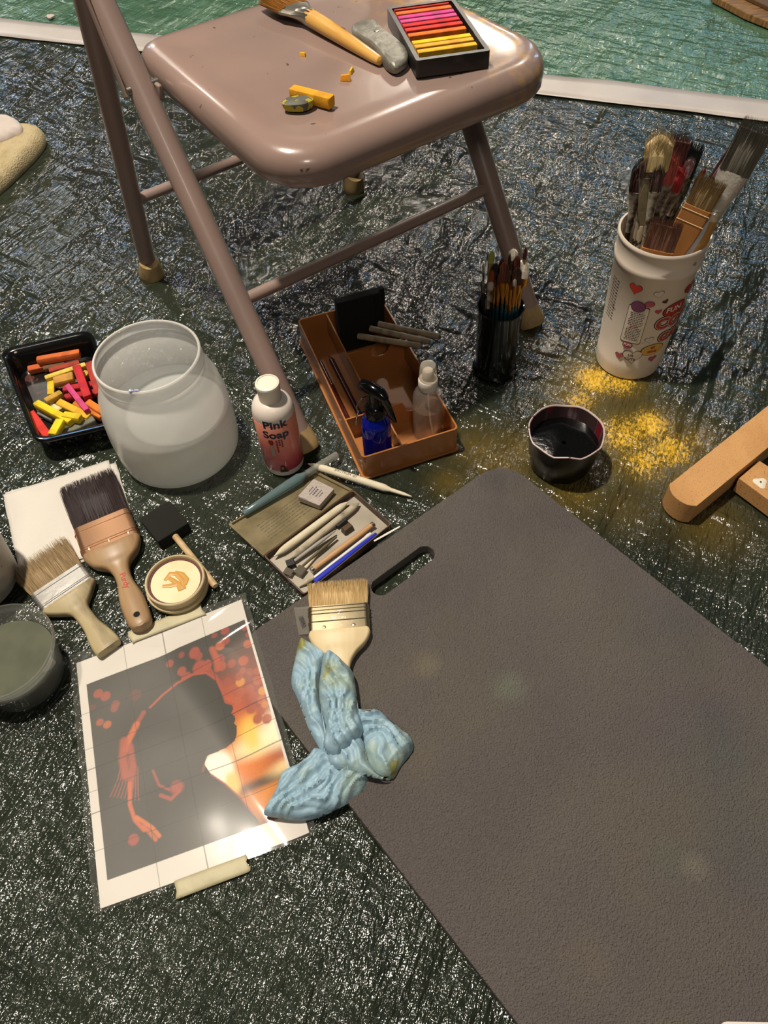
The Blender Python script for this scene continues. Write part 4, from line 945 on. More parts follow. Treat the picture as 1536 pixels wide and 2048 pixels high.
bm = NB(); lathe(bm, [(SR, .0135), (SR+.0003, .014), (SR+.0003, .108), (SR, .1085)], 56, cap0=False, cap1=False); lb_ = part('label_wrap', bm, lab, r)
navy = mat('navy_print', '14203c', .5); dkr = mat('dark_red_print', '6a2028', .5); whp = mat('white_print', 'd9d4cc', .5); RL = SR+.0004
fa = lambda px, py: cylhit(px, py, SC.x, SC.y, RL)
a0, z0 = fa(549, 852); part('lettering', textmesh('Pink', .0190, cylmap(a0, z0, RL, .00035), .0001, bold=.0006), navy, r)
a1, z1 = fa(551, 868); part('lettering', textmesh('Soap', .0185, cylmap(a1, z1-.0035, RL, .00035), .0001, bold=.0006), navy, r)
a2, z2 = fa(546, 885)
bm = decal([(-.0028, .006), (.0028, .006), (.0040, .001), (.0020, -.004), (-.0020, -.004), (-.0040, .001)], cylmap(a2-.10, z2-.002, RL, .0003)); part('printed_brush_tip', bm, mat('red_ink', '8c1e1e', .5), r)
bm = decal([(-.0022, .008), (.0022, .008), (.0026, -.014), (-.0026, -.014)], cylmap(a2-.10, z2-.015, RL, .0003)); part('printed_brush_handle', bm, mat('grey_ink', '9a8f88', .5), r)
bm = NB()
for k, (da, ln) in enumerate(((.17, .026), (.30, .014), (.42, .018))):
    for j in range(int(ln/.0032)): merge(bm, decal([(-.0012, .0011), (.0012, .0011), (.0012, -.0011), (-.0012, -.0011)], cylmap(a2+da, z2+.003-j*.0032, RL, .0003)))
part('small_print', bm, dkr, r)
a3, z3 = fa(566, 938); bm = decal([(-.0045, -.007), (-.0028, .006), (0, .009), (.003, .006), (.008, -.007)], cylmap(a3, z3, RL, .0003)); part('printed_figure', bm, mat('brown_ink', '43261c', .5), r)
bm = decal(ell(.0018, .003), cylmap(a3, z3+.002, RL, .0005)); part('printed_face', bm, mat('tan_ink', '96744c', .5), r)
# ------------------------------------------------------------------ white tub of brushes
BC = Vector((.400, .876, 0)); BRr = lambda z: .0495+(.0570-.0495)*min(z/.19, 1)
r = root('brush_tub', 'tall white plastic tub printed with candy hearts, holding large brushes', 'tub', T(BC)); tub = r
bm = NB(); lathe(bm, [(.044, .0008), (.0485, .003), (.0495, .010), (BRr(.02), .02), (BRr(.03), .03), (BRr(.032)-.0006, .032), (BRr(.1), .10), (BRr(.186), .186), (.0586, .189), (.0592, .196), (.0586, .197), (.0594, .221), (.0610, .2235), (.0613, .227), (.0600, .2295), (.0580, .2285), (.0575, .224), (.0545, .186), (.0475, .02), (.044, .004)], 72)
part('tub_body', bm, mat('grimy_white_plastic', 'd4c8ba', .42, var=(11, 'c4b6a6', .45, .7), spots=(26, '8d7f74', .70)), r)
ft = lambda px, py: cylhit(px, py, BC.x, BC.y, .0552)
crop = lambda x, y: (1160+x/5.908, 500+y/5.908)
pinkm = mat('pink_ink', 'a84c5e', .5); redm = mat('red_ink2', 'a02c22', .5); outm = mat('outline_ink', '40262c', .5); creamm = mat('label_cream', 'd2c6b8', .5); purp = mat('purple_ink', '6a3a58', .5); yelm = mat('yellow_ink', 'cfa352', .5); brn = mat('maroon_ink', '4a2226', .5)
def put(shape, x, y, m, name, eps=.0005, rot=0., wd=None):
    a, z = ft(*crop(x, y))
    if wd is not None: part(name+'_outline', decal(ring_outline(shape, wd), cylmap(a, z, .055, eps-.0002, rot, BRr)), outm, tub)
    part(name, decal(shape, cylmap(a, z, .055, eps, rot, BRr)), m, tub)
put(heart(.0175), 660, 460, redm, 'printed_heart', wd=.10); put(heart(.013), 935, 525, creamm, 'printed_heart', rot=.3, wd=.10); put(heart(.0085), 1010, 608, brn, 'printed_heart', rot=.5)
put(heart(.010), 928, 733, pinkm, 'printed_heart', rot=.2); put(heart(.024), 1290, 440, redm, 'printed_heart', rot=.2, wd=.08); put(heart(.012), 825, 1080, creamm, 'printed_heart', rot=.3, wd=.10)
put(heart(.0125), 452, 1262, pinkm, 'printed_heart', rot=.2, wd=.08); put(heart(.0125), 870, 1305, pinkm, 'printed_heart', rot=.1, wd=.08)
a, z = ft(*crop(640, 895)); box_o = rrect(.0285, .0660, .003, 3)
part('instruction_box_outline', decal(ring_outline(box_o, .03), cylmap(a, z, .055, .0003, 0, BRr)), outm, tub); part('instruction_box', decal(rrect(.0278, .0652, .003, 3), cylmap(a, z, .055, .0005, 0, BRr)), creamm, tub)
bm = NB()
for k in range(17):
    if k in (8,): continue
    zz = z+.021-k*.0030; x0 = -.0105+random.uniform(0, .002)
    while x0 < .0095:
        wl = random.uniform(.0015, .0042); x1 = min(x0+wl, .0105); merge(bm, decal([(x0, .00055), (x1, .00055), (x1, -.00055), (x0, -.00055)], cylmap(a, zz, .055, .0007, 0, BRr))); x0 = x1+.0007
part('instruction_print', bm, mat('black_ink', '151313', .6), tub)
bm = decal([(-.006, .0008), (.006, .0008), (.006, -.0008), (-.006, -.0008)], cylmap(a, z-.003, .055, .0008, 0, BRr)); part('red_heading', bm, redm, tub)
put(ell(.0095, .0085), 690, 670, purp, 'round_emblem', eps=.0010, wd=.1); put(ell(.006, .0045), 828, 640, pinkm, 'printed_oval', eps=.0009, wd=.12)
put(ell(.0068, .0058), 555, 1135, pinkm, 'round_badge', eps=.0010, wd=.08)
a_, z_ = ft(*crop(553, 1128)); part('badge_lettering', textmesh('FUN', .0055, cylmap(a_, z_, .055, .0013, 0, BRr), .0001, bold=.0001), whp, tub)
put(heart(.027), 615, 1285, creamm, 'printed_heart', eps=.0009, rot=.15, wd=.08)
a_, z_ = ft(*crop(597, 1262)); part('heart_lettering', textmesh('UR', .0062, cylmap(a_, z_, .055, .0013, -.1, BRr), .0001, bold=.0001), brn, tub)
a_, z_ = ft(*crop(585, 1305)); part('heart_lettering', textmesh('CUTE', .0062, cylmap(a_, z_, .055, .0013, -.1, BRr), .0001, bold=.0001), brn, tub)
put(ell(.0165, .0105), 868, 1190, yelm, 'printed_heart', eps=.0009, rot=.1, wd=.07)
a_, z_ = ft(*crop(866, 1165)); part('heart_lettering', textmesh('BE', .0062, cylmap(a_, z_, .055, .0013, 0, BRr), .0001, bold=.0001), redm, tub)
a_, z_ = ft(*crop(858, 1212)); part('heart_lettering', textmesh('MINE', .0062, cylmap(a_, z_, .055, .0013, 0, BRr), .0001, bold=.0001), redm, tub)
put(ell(.0185, .0120), 1125, 690, redm, 'oval_badge', eps=.0009, rot=.1, wd=.07)
a_, z_ = ft(*crop(1108, 690)); part('badge_lettering', textmesh('FUN', .0125, cylmap(a_, z_, .055, .0013, .05, BRr), .0001, bold=.0002), whp, tub)
for tx, x, y, sz, al in (('COTTON', 895, 890, .0270, 'LEFT'), ('CANDY', 940, 1050, .0210, 'LEFT')):
    a_, z_ = ft(*crop(x, y)); part('logo_outline', textmesh(tx, sz, cylmap(a_, z_, .055, .0006, 0, BRr), .00005, al, bold=.0034), outm, tub)
    part('logo_halo', textmesh(tx, sz, cylmap(a_, z_, .055, .0010, 0, BRr), .00005, al, bold=.0021), whp, tub)
    part('logo_lettering', textmesh(tx, sz, cylmap(a_, z_, .055, .0014, 0, BRr), .00005, al, bold=.0012), mat('red_orange_ink', 'a83c26', .5), tub)
bm = NB(); a_, z_ = ft(*crop(430, 470))
for k in range(14):
    for j in range(3):
        x0 = -.0095+j*.0062; merge(bm, decal([(x0, .0006), (x0+random.uniform(.0035, .0055), .0006), (x0+.0045, -.0006), (x0, -.0006)], cylmap(a_-.06, z_+.016-k*.0050, .055, .0005, 0, BRr)))
part('side_print', bm, mat('dark_purple_ink', '3d3038', .6), tub)
# brushes
def standing(c, r_in, zr, cross, tip, zmin=.012, lean=None):
    P = G(*cross, zr); best = None; dirn = CAM
    v = P.xy-c.xy
    if v.length > r_in*.9: P = Vector((c.x+v.x/v.length*r_in*.9, c.y+v.y/v.length*r_in*.9, zr))
    for k in range(300):
        zt_ = zr+.012+k*.0006; Q = G(*tip, zt_); d = (Q-P).xy.length/(zt_-zr)
        if best is None or d < best[0]: best = (d, Q)
    Q = best[1]; d = (Q-P).normalized(); B_ = P.copy()
    for k in range(1, 200):
        X_ = P-d*((zr-zmin)/d.z)*k/199; f_ = (X_.z-zmin)/(zr-zmin)
        if (X_.xy-c.xy).length > r_in*(.80+.16*f_) and (X_.xy-c.xy).length > (B_.xy-c.xy).length: break
        B_ = X_
    return B_, P, Q
gt2 = 'large brushes standing in the white tub'
def tub_brush(c, r_in, zr, cross, tip, Lb, w, t, hair, ferr, hand, Lf, hr, label, group, rnd=False, name='paint_brush', endprof=None, nh=160, flare=.0, fw=None, jit=.08, hrd=.00035, core=.85, zmin=.012):
    B_, P, Q = standing(c, r_in, zr, cross, tip, zmin); d = (Q-P).normalized(); up = (CAM-P); M = frame(Q-d*Lb, d, up)
    r = root(name, label, 'brush', M, group)
    part('bristles', hairs(NB(), w, t, Lb, nh, 0, flare, jit, hrd, core, endprof), hair, r, smooth=False)
    fw = fw or w; bm = NB(); rg = []
    for y, ww, tt in ((.001, w*1.04, t*1.08), (-Lf*.3, (w+fw)/2, (t+hr*2.2)/2), (-Lf*.72, hr*2.3, hr*2.3), (-Lf*.74, hr*2.6, hr*2.6), (-Lf*.78, hr*2.3, hr*2.3), (-Lf*.82, hr*2.6, hr*2.6), (-Lf*.86, hr*2.3, hr*2.3), (-Lf, hr*2.25, hr*2.25)):
        rg.append([bm.verts.new((ww/2*math.cos(2*PI*k/16), y, tt/2*math.sin(2*PI*k/16))) for k in range(16)])
    for u, v in zip(rg, rg[1:]):
        for k in range(16): bm.faces.new((u[k], u[(k+1) % 16], v[(k+1) % 16], v[k]))
    bm.faces.new(rg[0]); bm.faces.new(rg[-1][::-1]); part('ferrule', bm, ferr, r)
    bm = NB(); Bl = M.inverted() @ B_; A_ = Vector((0, -Lf, 0)); tube(bm, [A_+Vector((0, .002, 0)), A_.lerp(Bl, .12), A_.lerp(Bl, .4), A_.lerp(Bl, .9), Bl], [hr, hr*1.2, hr*1.05, hr*.6, hr*.35], 12); part('handle', bm, hand, r)
    return r
K = lambda x, y: (1220+x/4.861, 240+y/4.861)
tin_old = mat('tarnished_tin', 'bcb2a2', .35, .4, var=(80, '3e372f', .4, .65)); tin_d = mat('dark_tarnish', '8f8474', .35, .4, var=(70, '2a2420', .4, .65)); dkw = mat('dark_handle', '2a1c1a', .35, coat=.3); splat = mat('paint_spattered_handle', '8c7e68', .5, spots=(120, '2a201c', .55)); tanw = mat('tan_handle', 'a47f4c', .4, var=(8, '8f6c3e', .4, .7), stretch=(10, 2, 10)); blackw = mat('black_handle', '121112', .3)
rp_ = lambda u: 1-.28*u*u
h_blond = hairmat('blond_mop', 'cfbb8e', 'a8925f'); h_dark = hairmat('dark_brown_hair', '2c1a18', '4a302a'); h_mar = hairmat('maroon_hair', '532c2c', '734840'); h_cor = hairmat('coral_hair', 'c45e50', '8a403a'); h_red = hairmat('red_hair', 'b23636', '7e2628'); h_blk = hairmat('black_green_hair', '101614', '26302c'); h_mv = hairmat('mauve_hair', '75595c', '93777a'); h_rust = hairmat('rust_hair', 'a04830', '74341f'); h_grey = hairmat('grey_synthetic', '7c786c', '45423c'); h_fuz = hairmat('fuzzy_brown_hair', '54403a', '3a2a26')
zr = .226; ri = .052
TBR = [
 (K(330, 1150), K(505, 105), .046, .030, .022, h_blond, tin_d, splat, .060, .0038, 'round blond mop brush standing tallest at the left of the white tub', rp_, 260, .10, .0095),
 (K(185, 1010), K(325, 395), .040, .022, .018, h_dark, tin_old, dkw, .060, .0036, 'dark brown round brush leaning on the left rim of the white tub', rp_, 200, .0, .0095),
 (K(250, 1150), K(400, 345), .026, .020, .016, h_fuz, tin_d, splat, .060, .0034, 'fuzzy brown worn brush behind the dark round brush in the tub', rp_, 200, .15, .009),
 (K(330, 1200), K(490, 430), .034, .014, .010, h_fuz, tin_old, splat, .062, .0034, 'narrow brown brush in front of the blond mop brush', rp_, 120, .0, .009),
 (K(470, 900), K(700, 150), .052, .027, .010, h_mar, tin_d, dkw, .055, .0036, 'maroon flat haired brush standing right of the blond mop brush', None, 260, .02, None),
 (K(400, 1120), K(612, 325), .038, .020, .014, h_cor, tin_old, splat, .052, .0036, 'coral haired round brush left of the red one', rp_, 190, .0, None),
 (K(450, 1050), K(680, 425), .034, .024, .016, h_red, tin_old, tanw, .058, .0038, 'red haired filbert brush with crusted ferrule, middle of the tub', rp_, 200, .0, None),
 (K(570, 900), K(765, 265), .024, .013, .007, h_blk, tin_d, blackw, .070, .0034, 'small black flat brush between the maroon and larger black brushes', None, 120, .0, None),
 (K(610, 900), K(860, 238), .044, .017, .009, h_blk, tin_d, blackw, .075, .0036, 'larger black flat brush standing right of the red filbert', None, 180, .04, None),
 (K(560, 960), K(800, 365), .022, .013, .008, h_mv, tin_old, blackw, .060, .0034, 'small mauve haired brush below the larger black one', rp_, 120, .0, None),
 (K(610, 1080), K(930, 460), .036, .008, .007, h_rust, tin_old, tanw, .058, .0034, 'thin rust haired round brush with a tan handle', rp_, 90, .0, None),
 (K(900, 900), K(1240, 255), .046, .018, .008, h_mv, mat('black_ferrule', '0b0b0c', .3), blackw, .040, .0040, 'mauve flat brush with a black ferrule behind the biggest brush', None, 160, .0, None)]
for c_, t_, Lb, w_, tt, hr_, fr_, hn_, Lf, rr_, lbl, ep, nh, fl, fw in TBR: tub_brush(BC, ri, zr, c_, t_, Lb, w_, tt, hr_, fr_, hn_, Lf, rr_, lbl, gt2, endprof=ep, nh=nh, flare=fl, fw=fw)
tub_brush(BC, ri, zr, K(905, 1240), K(1455, 35), .060, .037, .010, h_grey, mat('crumpled_tin', 'c8c2b8', .35, .5, bump=(90, .002)), mat('orange_yellow_handle', 'b98a48', .38, var=(8, 'a5783a', .4, .7), stretch=(10, 2, 10), coat=.3), .062, .0098, 'biggest brush in the tub, grey-black flat hair and yellow handle, leaning right', gt2, nh=420, fw=.030)
# wooden flat hake and the brown-haired one in front
def hake(cross, tip, wd, Lb, label, hair, wood, tk=.008):
    B_, P, Q = standing(BC, ri, zr, cross, tip); d = (Q-P).normalized(); M = frame(Q-d*Lb, d, CAM-P); r = root('hake_brush', label, 'brush', M, gt2)
    part('bristles', hairs(NB(), wd, tk*.8, Lb, 420, 0, .02, .06, .00035), hair, r, smooth=False)
    Lh = min((Q-B_).length-Lb, .16); bm = roundslab(NB(), outline_handle([(.002, wd*.52), (-.03, wd*.52), (-.05, wd*.48), (-Lh*.6, wd*.30), (-Lh, wd*.22)]), tk); hd = part('wooden_handle', bm, wood, r)
    bm = NB(); 
    for y in (-.004, -.020): tube(bm, [(-wd*.53, y, tk*.50), (wd*.53, y, tk*.50)], .0006, 6)
    part('stitching', bm, mat('waxed_thread', 'c0a478', .6), hd)
hk = mat('hake_wood', 'a87242', .4, var=(8, '94622f', .4, .7), stretch=(12, 1.5, 12))
hake(K(650, 1230), K(1005, 578), .034, .040, 'wooden hake brush with blond hair and a black pencil slash', hairmat('hake_hair', 'a58d64', '75603f'), hk)
hake(K(455, 1290), K(560, 975), .040, .044, 'low brown haired wooden flat brush behind the front rim of the tub', hairmat('brown_flat_hair', '6a4638', '8a6450'), hk)
# white and magenta plastic handle, and the leaf-shaped crusted brush
B_, P, Q = standing(BC, ri, zr, K(760, 1240), K(960, 985)); d = (Q-P).normalized(); M = frame(Q, d, CAM-P); r = root('palette_knife', 'white plastic handled tool with a magenta band beside the biggest brush', 'tool', M, gt2)
bm = roundslab(NB(), outline_handle([(0, .0012), (-.02, .006), (-.05, .0085), (-.058, .0085)]), .004); part('white_blade', bm, mat('white_plastic', 'b8bcc4', .35), r)
bm = roundslab(NB(), outline_handle([(-.058, .0087), (-.07, .0087), (-.15, .006), (-.18, .004)]), .0046); part('magenta_handle', bm, mat('magenta_plastic', 'a0408a', .35), r)
B_, P, Q = standing(BC, ri, zr, K(285, 1180), K(385, 555)); d = (Q-P).normalized(); M = frame(Q, d, CAM-P); r = root('painting_knife', 'leaf shaped crusted painting knife among the brushes at the left', 'knife', M, gt2)
bm = roundslab(NB(), outline_handle([(0, .0008), (-.015, .0065), (-.035, .0085), (-.055, .006), (-.066, .0024), (-.070, .0022)]), .0025); part('blade', bm, mat('crusted_blade', '857a5c', .4, .4, var=(80, '6b6148', .4, .7)), r)
bm = NB(); tube(bm, [(0, -.066, 0), (0, -.075, 0), (0, -.2, 0)], [.0025, .0048, .004], 12); part('handle', bm, splat, r)
# ------------------------------------------------------------------ black cup of small brushes
CC = Vector((.1885, .8725, 0)); r = root('brush_cup', 'black glossy cup packed with small brushes under the chair corner', 'cup', T(CC))
bm = NB(); lathe(bm, [(.0325, .001), (.0345, .002), (.0345, .007), (.0312, .010), (.0305, .03), (.0335, .121), (.0345, .123), (.0338, .1245), (.0322, .1235), (.0290, .03), (.029, .008)], 56); part('cup_shell', bm, mat('black_cup_plastic', '070809', .12), r)
gt3 = 'small brushes standing in the black cup'; K4 = lambda x, y: (920+x/6.4, 470+y/6.4)
goldm = mat('gold_ferrule', 'b08440', .25, 1.0); teal = mat('teal_lacquer', '0f2f38', .2, coat=.5); sable = hairmat('sable_hair', '5c2c18', '38180e'); zc = .1225; rc = .029
SB = [(430, 1010, 455, 560, .013, 'leftmost gold ferrule brush with a dark brown point', sable, goldm, teal, .004),
 (470, 1040, 515, 480, .020, 'teal handled brush with rusty brown flat hair, second along the front', sable, goldm, teal, .007),
 (530, 1050, 575, 330, .035, 'teal handled brush with the widest fan of brown hair', sable, goldm, teal, .013),
 (580, 1055, 620, 470, .020, 'teal handled round brush in front of the brown fan', sable, goldm, teal, .005),
 (625, 1050, 655, 600, .013, 'short haired teal handled brush near the front rim', sable, goldm, teal, .0045),
 (660, 1040, 705, 560, .012, 'teal handled brush with a clear plastic sleeve over its hair', mat('clear_sleeve', 'a89c90', .2), goldm, teal, .0045),
 (700, 1020, 740, 400, .030, 'dark brown flat brush under the big white tip', hairmat('dark_sable', '2c1610', '40241a'), goldm, teal, .012),
 (735, 990, 780, 560, .015, 'teal handled brush at the right rim of the black cup', sable, goldm, teal, .006),
 (760, 960, 845, 152, .020, 'thin brush with a dark red tapered tip standing highest at the right', hairmat('dark_red_tip', '4a1a14', '2c100c'), mat('pale_ferrule', 'a99a6c', .3, .8), teal, .005),
 (740, 950, 800, 318, .028, 'brush with a large pure white head, nearest on the right', mat('white_foam_tip', 'efe6d6', .7), goldm, mat('amber_handle', '8a5c24', .3), .019),
 (620, 930, 690, 175, .018, 'brush with a smaller white head beside the leg', mat('white_foam_tip', 'efe6d6', .7), tin_d, dkw, .012),
 (330, 960, 412, 195, .020, 'brush with a yellow-green leaf shaped tip', mat('green_tip', '8c9448', .6), mat('pale_ferrule', 'a99a6c', .3, .8), splat, .008),
 (360, 1000, 412, 440, .020, 'round brush with orange brown hair left of the black one', hairmat('orange_hair', '8a4420', '5c2a14'), tin_d, dkw, .008),
 (400, 980, 465, 360, .030, 'round brush with a fat black head', hairmat('black_soft', '0e0b0b', '221a18'), tin_old, dkw, .012),
 (300, 960, 295, 360, .014, 'thin brush with pale tip along the left rim', hairmat('pale_tip', '9a9480', '6c6654'), tin_d, blackw, .003),
 (262, 960, 285, 600, .014, 'cream handled brush with black band at the far left of the cup', hairmat('black_soft', '0e0b0b', '221a18'), blackw, mat('cream_handle', 'b8aa88', .4), .005),
 (350, 1010, 400, 590, .012, 'brush with a clouded glassy tip in the left half of the cup', mat('clear_sleeve', 'a89c90', .2), tin_old, blackw, .008),
 (590, 980, 640, 240, .026, 'dark handled thin brush rising behind the brown fan', hairmat('dark_sable', '2c1610', '40241a'), tin_d, dkw, .004),
 (680, 960, 735, 262, .026, 'brown round brush between the two white heads', sable, goldm, dkw, .010),
 (480, 960, 545, 300, .026, 'reddish flat brush behind the brown fan', hairmat('reddish_hair', '6c3018', '40180c'), goldm, teal, .009)]
for cx1, cy1, tx, ty, Lb, lbl, hr_, fr_, hn_, w_ in SB:
    tub_brush(CC, rc, zc, K4(cx1, cy1), K4(tx, ty), Lb, w_, max(w_*.5, .003), hr_, fr_, hn_, .034, .0021, lbl, gt3, endprof=rp_, nh=50, hrd=.00028, fw=w_, core=.95, zmin=.012)
# ------------------------------------------------------------------ cut black cup of paint
PC = Vector((.2535, .674, 0)); r = root('paint_cup', 'black cut-down cup of black paint with a jagged pink-white rim', 'cup', T(PC)); cupm = mat('black_cup_wall', '0e0c0c', .3)
dr = mat('paint_streaked_wall', '3a2a2a', .3, var=(45, '86767a', .55, .72), spots=(40, '6a1a26', .6), stretch=(1, 1, .25)); n = 96
def wobz(a): return .066+.0014*math.sin(3*a+.5)+.0010*math.sin(7*a+1)+.0012*abs(math.sin(4.5*a))
def polyr(a, R): s = 2*PI/9; q = (a % s)-s/2; return R*math.cos(s/2)/math.cos(q)*.35+R*.65
def cupring(bm, R, z, k=0): return [bm.verts.new((polyr(2*PI*i/n, R)*math.cos(2*PI*i/n), polyr(2*PI*i/n, R)*math.sin(2*PI*i/n), (wobz(2*PI*i/n)+k) if z is None else z)) for i in range(n)]
def skin(bm, rs):
    for u, v in zip(rs, rs[1:]):
        for i in range(n): bm.faces.new((u[i], u[(i+1) % n], v[(i+1) % n], v[i]))
bm = NB(); rs = [cupring(bm, .039, .001), cupring(bm, .0425, .004), cupring(bm, .0455, .020), cupring(bm, .0462, .021), cupring(bm, .0490, .045), cupring(bm, .0512, None, -.001)]; skin(bm, rs); bm.faces.new(rs[0][::-1]); part('cup_wall', bm, cupm, r)
bm = NB(); rs = [cupring(bm, .0498, None, -.001), cupring(bm, .0475, .045), cupring(bm, .0465, .036)]; skin(bm, rs); part('streaked_inside', bm, dr, r)
bm = NB(); rs = [cupring(bm, .0514, None, -.0014), cupring(bm, .0516, None, .0004), cupring(bm, .0506, None, .0012), cupring(bm, .0497, None, .0002), cupring(bm, .0496, None, -.0014)]; skin(bm, rs); part('cut_rim', bm, mat('pinkish_cut_rim', 'cbb8b4', .5, spots=(60, '8a4450', .62)), r)
bm = NB(); rs = [cupring(bm, .0482, .044), cupring(bm, .046, .0436), cupring(bm, .003, .0436)]; skin(bm, rs); part('black_paint', bm, mat('black_liquid_paint', '060607', .12, bump=(200, .0002), coat=.4), r)
# ------------------------------------------------------------------ wooden easel parts at the right
wp = mat('speckled_beech', 'bd8f5a', .5, var=(9, 'ad7f4c', .4, .7), stretch=(3, 1, 1), spots=(420, '4a3424', .63)); zt = .038
r = root('easel_leg', 'rounded wooden easel leg with a crosspiece at the right edge', 'easel', T(G(1440, 960, 0)))
lp = gpoly([(1640, 810), (1600, 760), (1339, 968), (1340, 978), (1344, 987), (1351, 995), (1360, 1002), (1371, 1008), (1382, 1011), (1393, 1012)], zt)
bm = prism(NB(), lp, .001, zt); part('leg_bar', bm, wp, r, world=True, bevel=.0015, angle=30)
cp_ = gpoly([(1519, 921), (1478, 956), (1640, 1075), (1690, 1030)], .030); bm = prism(NB(), cp_, .003, .030); cb = part('crosspiece', bm, wp, r, world=True, bevel=.0012, angle=30)
bm = NB(); q = G(1521, 965, .0302); lathe(bm, [(.0085, 0), (.0065, .0009), (.002, .0013)], 16, (q.x, q.y, .030), wob=lambda a, i: .2*math.sin(3*a)); part('white_filler', bm, mat('white_filler', 'cfc8b8', .7), cb, world=True)
bm = NB(); lathe(bm, [(.0014, 0), (.0004, .0003)], 8, (q.x, q.y, .0314)); part('screw_hole_shade', bm, mat('hole_shade_black', '0b0807', .9), cb, world=True)  # small black disc on the filler, painted shade in place of a hole
# wooden frame corner far right
fw_ = mat('rough_brown_wood', '8f6a3c', .6, var=(14, '5f4426', .35, .65), stretch=(2, 14, 2)); r = root('wooden_frame', 'rough brown wooden frame corner at the top right, on the green tarpaulin', 'frame', T(G(1520, 10, 0)))
bm = prism(NB(), gpoly([(1425, -10), (1460, 8), (1490, 24), (1540, 44), (1760, 130), (1790, 60), (1500, -60)], .02), .004, .02); part('frame_rail', bm, fw_, r, world=True, bevel=.002, angle=30)
bm = prism(NB(), gpoly([(1480, -14), (1540, 14), (1700, 78), (1720, 20), (1520, -60)], .03), .02, .03); part('inner_rail', bm, mat('darker_wood', '5b4024', .6), r, world=True, bevel=.002, angle=30)
# ------------------------------------------------------------------ towel and cloth at the left
tw_m = mat('cream_terry', 'b9a984', .95, var=(40, 'a8976f', .4, .7), bump=(330, .004)); cl_m = mat('white_cotton', 'b9aea6', .9, bump=(60, .001))
def pillow(name, pts, zb, hgt, m, label, cat, seed, ins=.02, st=.004, rip=0.):
    loop = smooth_loop([tuple(G(x, y, zb+hgt*.4)[:2]) for x, y in pts], 5); n = len(loop); cx = sum(p[0] for p in loop)/n; cy = sum(p[1] for p in loop)/n; bm = NB(); rg = []
    for k, zz in ((1, 0), (1.02, .25), (1.0, .55), (.93, .8), (.8, .93), (.6, 1), (.4, 1.02), (.2, 1.0), (.03, 1)):
        rg.append([bm.verts.new((cx+(x-cx)*k, cy+(y-cy)*k, zb+hgt*zz*(1+.12*noise.noise(Vector((x*20*k, y*20*k, seed)))+rip*math.sin(((x+y)*k)*190)*(zz > .5)))) for x, y in loop])
    for u, v in zip(rg, rg[1:]):
        for i in range(n): bm.faces.new((u[i], u[(i+1) % n], v[(i+1) % n], v[i]))
    bm.faces.new(rg[0][::-1]); bm.faces.new(rg[-1]); return thing(name, bm, m, label, cat, angle=180)
pillow('towel', [(-60, 280), (0, 262), (45, 256), (80, 262), (88, 278), (70, 305), (40, 335), (0, 372), (-60, 410)], .001, .035, tw_m, 'cream terry towel folded at the left edge of the picture', 'towel', 1)
pillow('cotton_cloth', [(-60, 222), (-10, 232), (20, 238), (42, 250), (44, 264), (28, 270), (0, 282), (-60, 290)], .030, .022, cl_m, 'bunched white cotton cloth lying on the cream towel', 'cloth', 4, rip=.14)
bm = NB(); lathe(bm, [(.004, 0), (.010, .002), (.011, .006), (.006, .009)], 10, G(102, 37, .003), wob=lambda a, i: .2*math.sin(3*a)); thing('paper_pellet', bm, cl_m, 'small cream crumb on the green tarpaulin beyond the tape', 'crumb')
# ------------------------------------------------------------------ organiser tray
om = mat('amber_plastic', '8a5529', .34, var=(7, 'a66c3a', .35, .7), sss=.12, coat=.15); H = .046
oq = [G(722, 916, H), G(911, 860, H), G(768, 592, H), G(597, 640, H)]   # front left, front right, back right, back left
oc = sum(oq, Vector())/4; xd = ((oq[1]-oq[0])+(oq[2]-oq[3])).normalized(); yd = Vector((-xd.y, xd.x, 0)); OW = ((oq[1]-oq[0]).length+(oq[2]-oq[3]).length)/2; OL = ((oq[3]-oq[0]).dot(yd)+(oq[2]-oq[1]).dot(yd))/2
MO = frame((oc.x, oc.y, 0), yd); r = root('organiser_tray', 'amber plastic organiser tray with notched dividers holding two spray bottles', 'tray', MO)
th_ = .0022
bm = prism(NB(), [rrect(OW, OL, .006, 4), rrect(OW-2*th_, OL-2*th_, .005, 4)[::-1]], .003, H); part('outer_wall', bm, om, r, angle=40)
bm = prism(NB(), rrect(OW+.006, OL+.006, .006, 4), .0008, .0036); part('base_plate', bm, om, r, bevel=.0008)
xs = -OW/2+.048   # the long divider of the narrow slot
bm = NB(); box(bm, (xs, .028, H/2+.002), (th_, OL-.058, H-.006)); part('long_divider', bm, om, r)
def notched(y, x0, x1):
    bm = NB(); w_ = x1-x0; c_ = (x0+x1)/2+.006; h_ = H-.001; pts = [(x0, .003), (x1, .003), (x1, h_)]
    pts += [(c_+.022, h_), (c_+.019, h_-.002), (c_+.017, h_-.008), (c_+.013, h_-.017), (c_+.006, h_-.021), (c_-.006, h_-.021), (c_-.013, h_-.017), (c_-.015, h_-.006), (c_-.018, h_), (x0, h_)]
    A_ = [bm.verts.new((a_, y-th_/2, b_)) for a_, b_ in pts]; B_ = [bm.verts.new((a_, y+th_/2, b_)) for a_, b_ in pts]; tri = tessellate_polygon([[Vector((a_, b_, 0)) for a_, b_ in pts]])
    for t in tri: bm.faces.new([A_[i] for i in t]); bm.faces.new([B_[i] for i in t][::-1])
    for i in range(len(pts)): k = (i+1) % len(pts); bm.faces.new((A_[i], A_[k], B_[k], B_[i]))
    return bm
part('notched_divider', notched(OL*.16, xs, OW/2-th_), om, r, smooth=False); part('notched_divider', notched(-OL/2+.078, xs+.012, OW/2-th_), om, r, smooth=False)
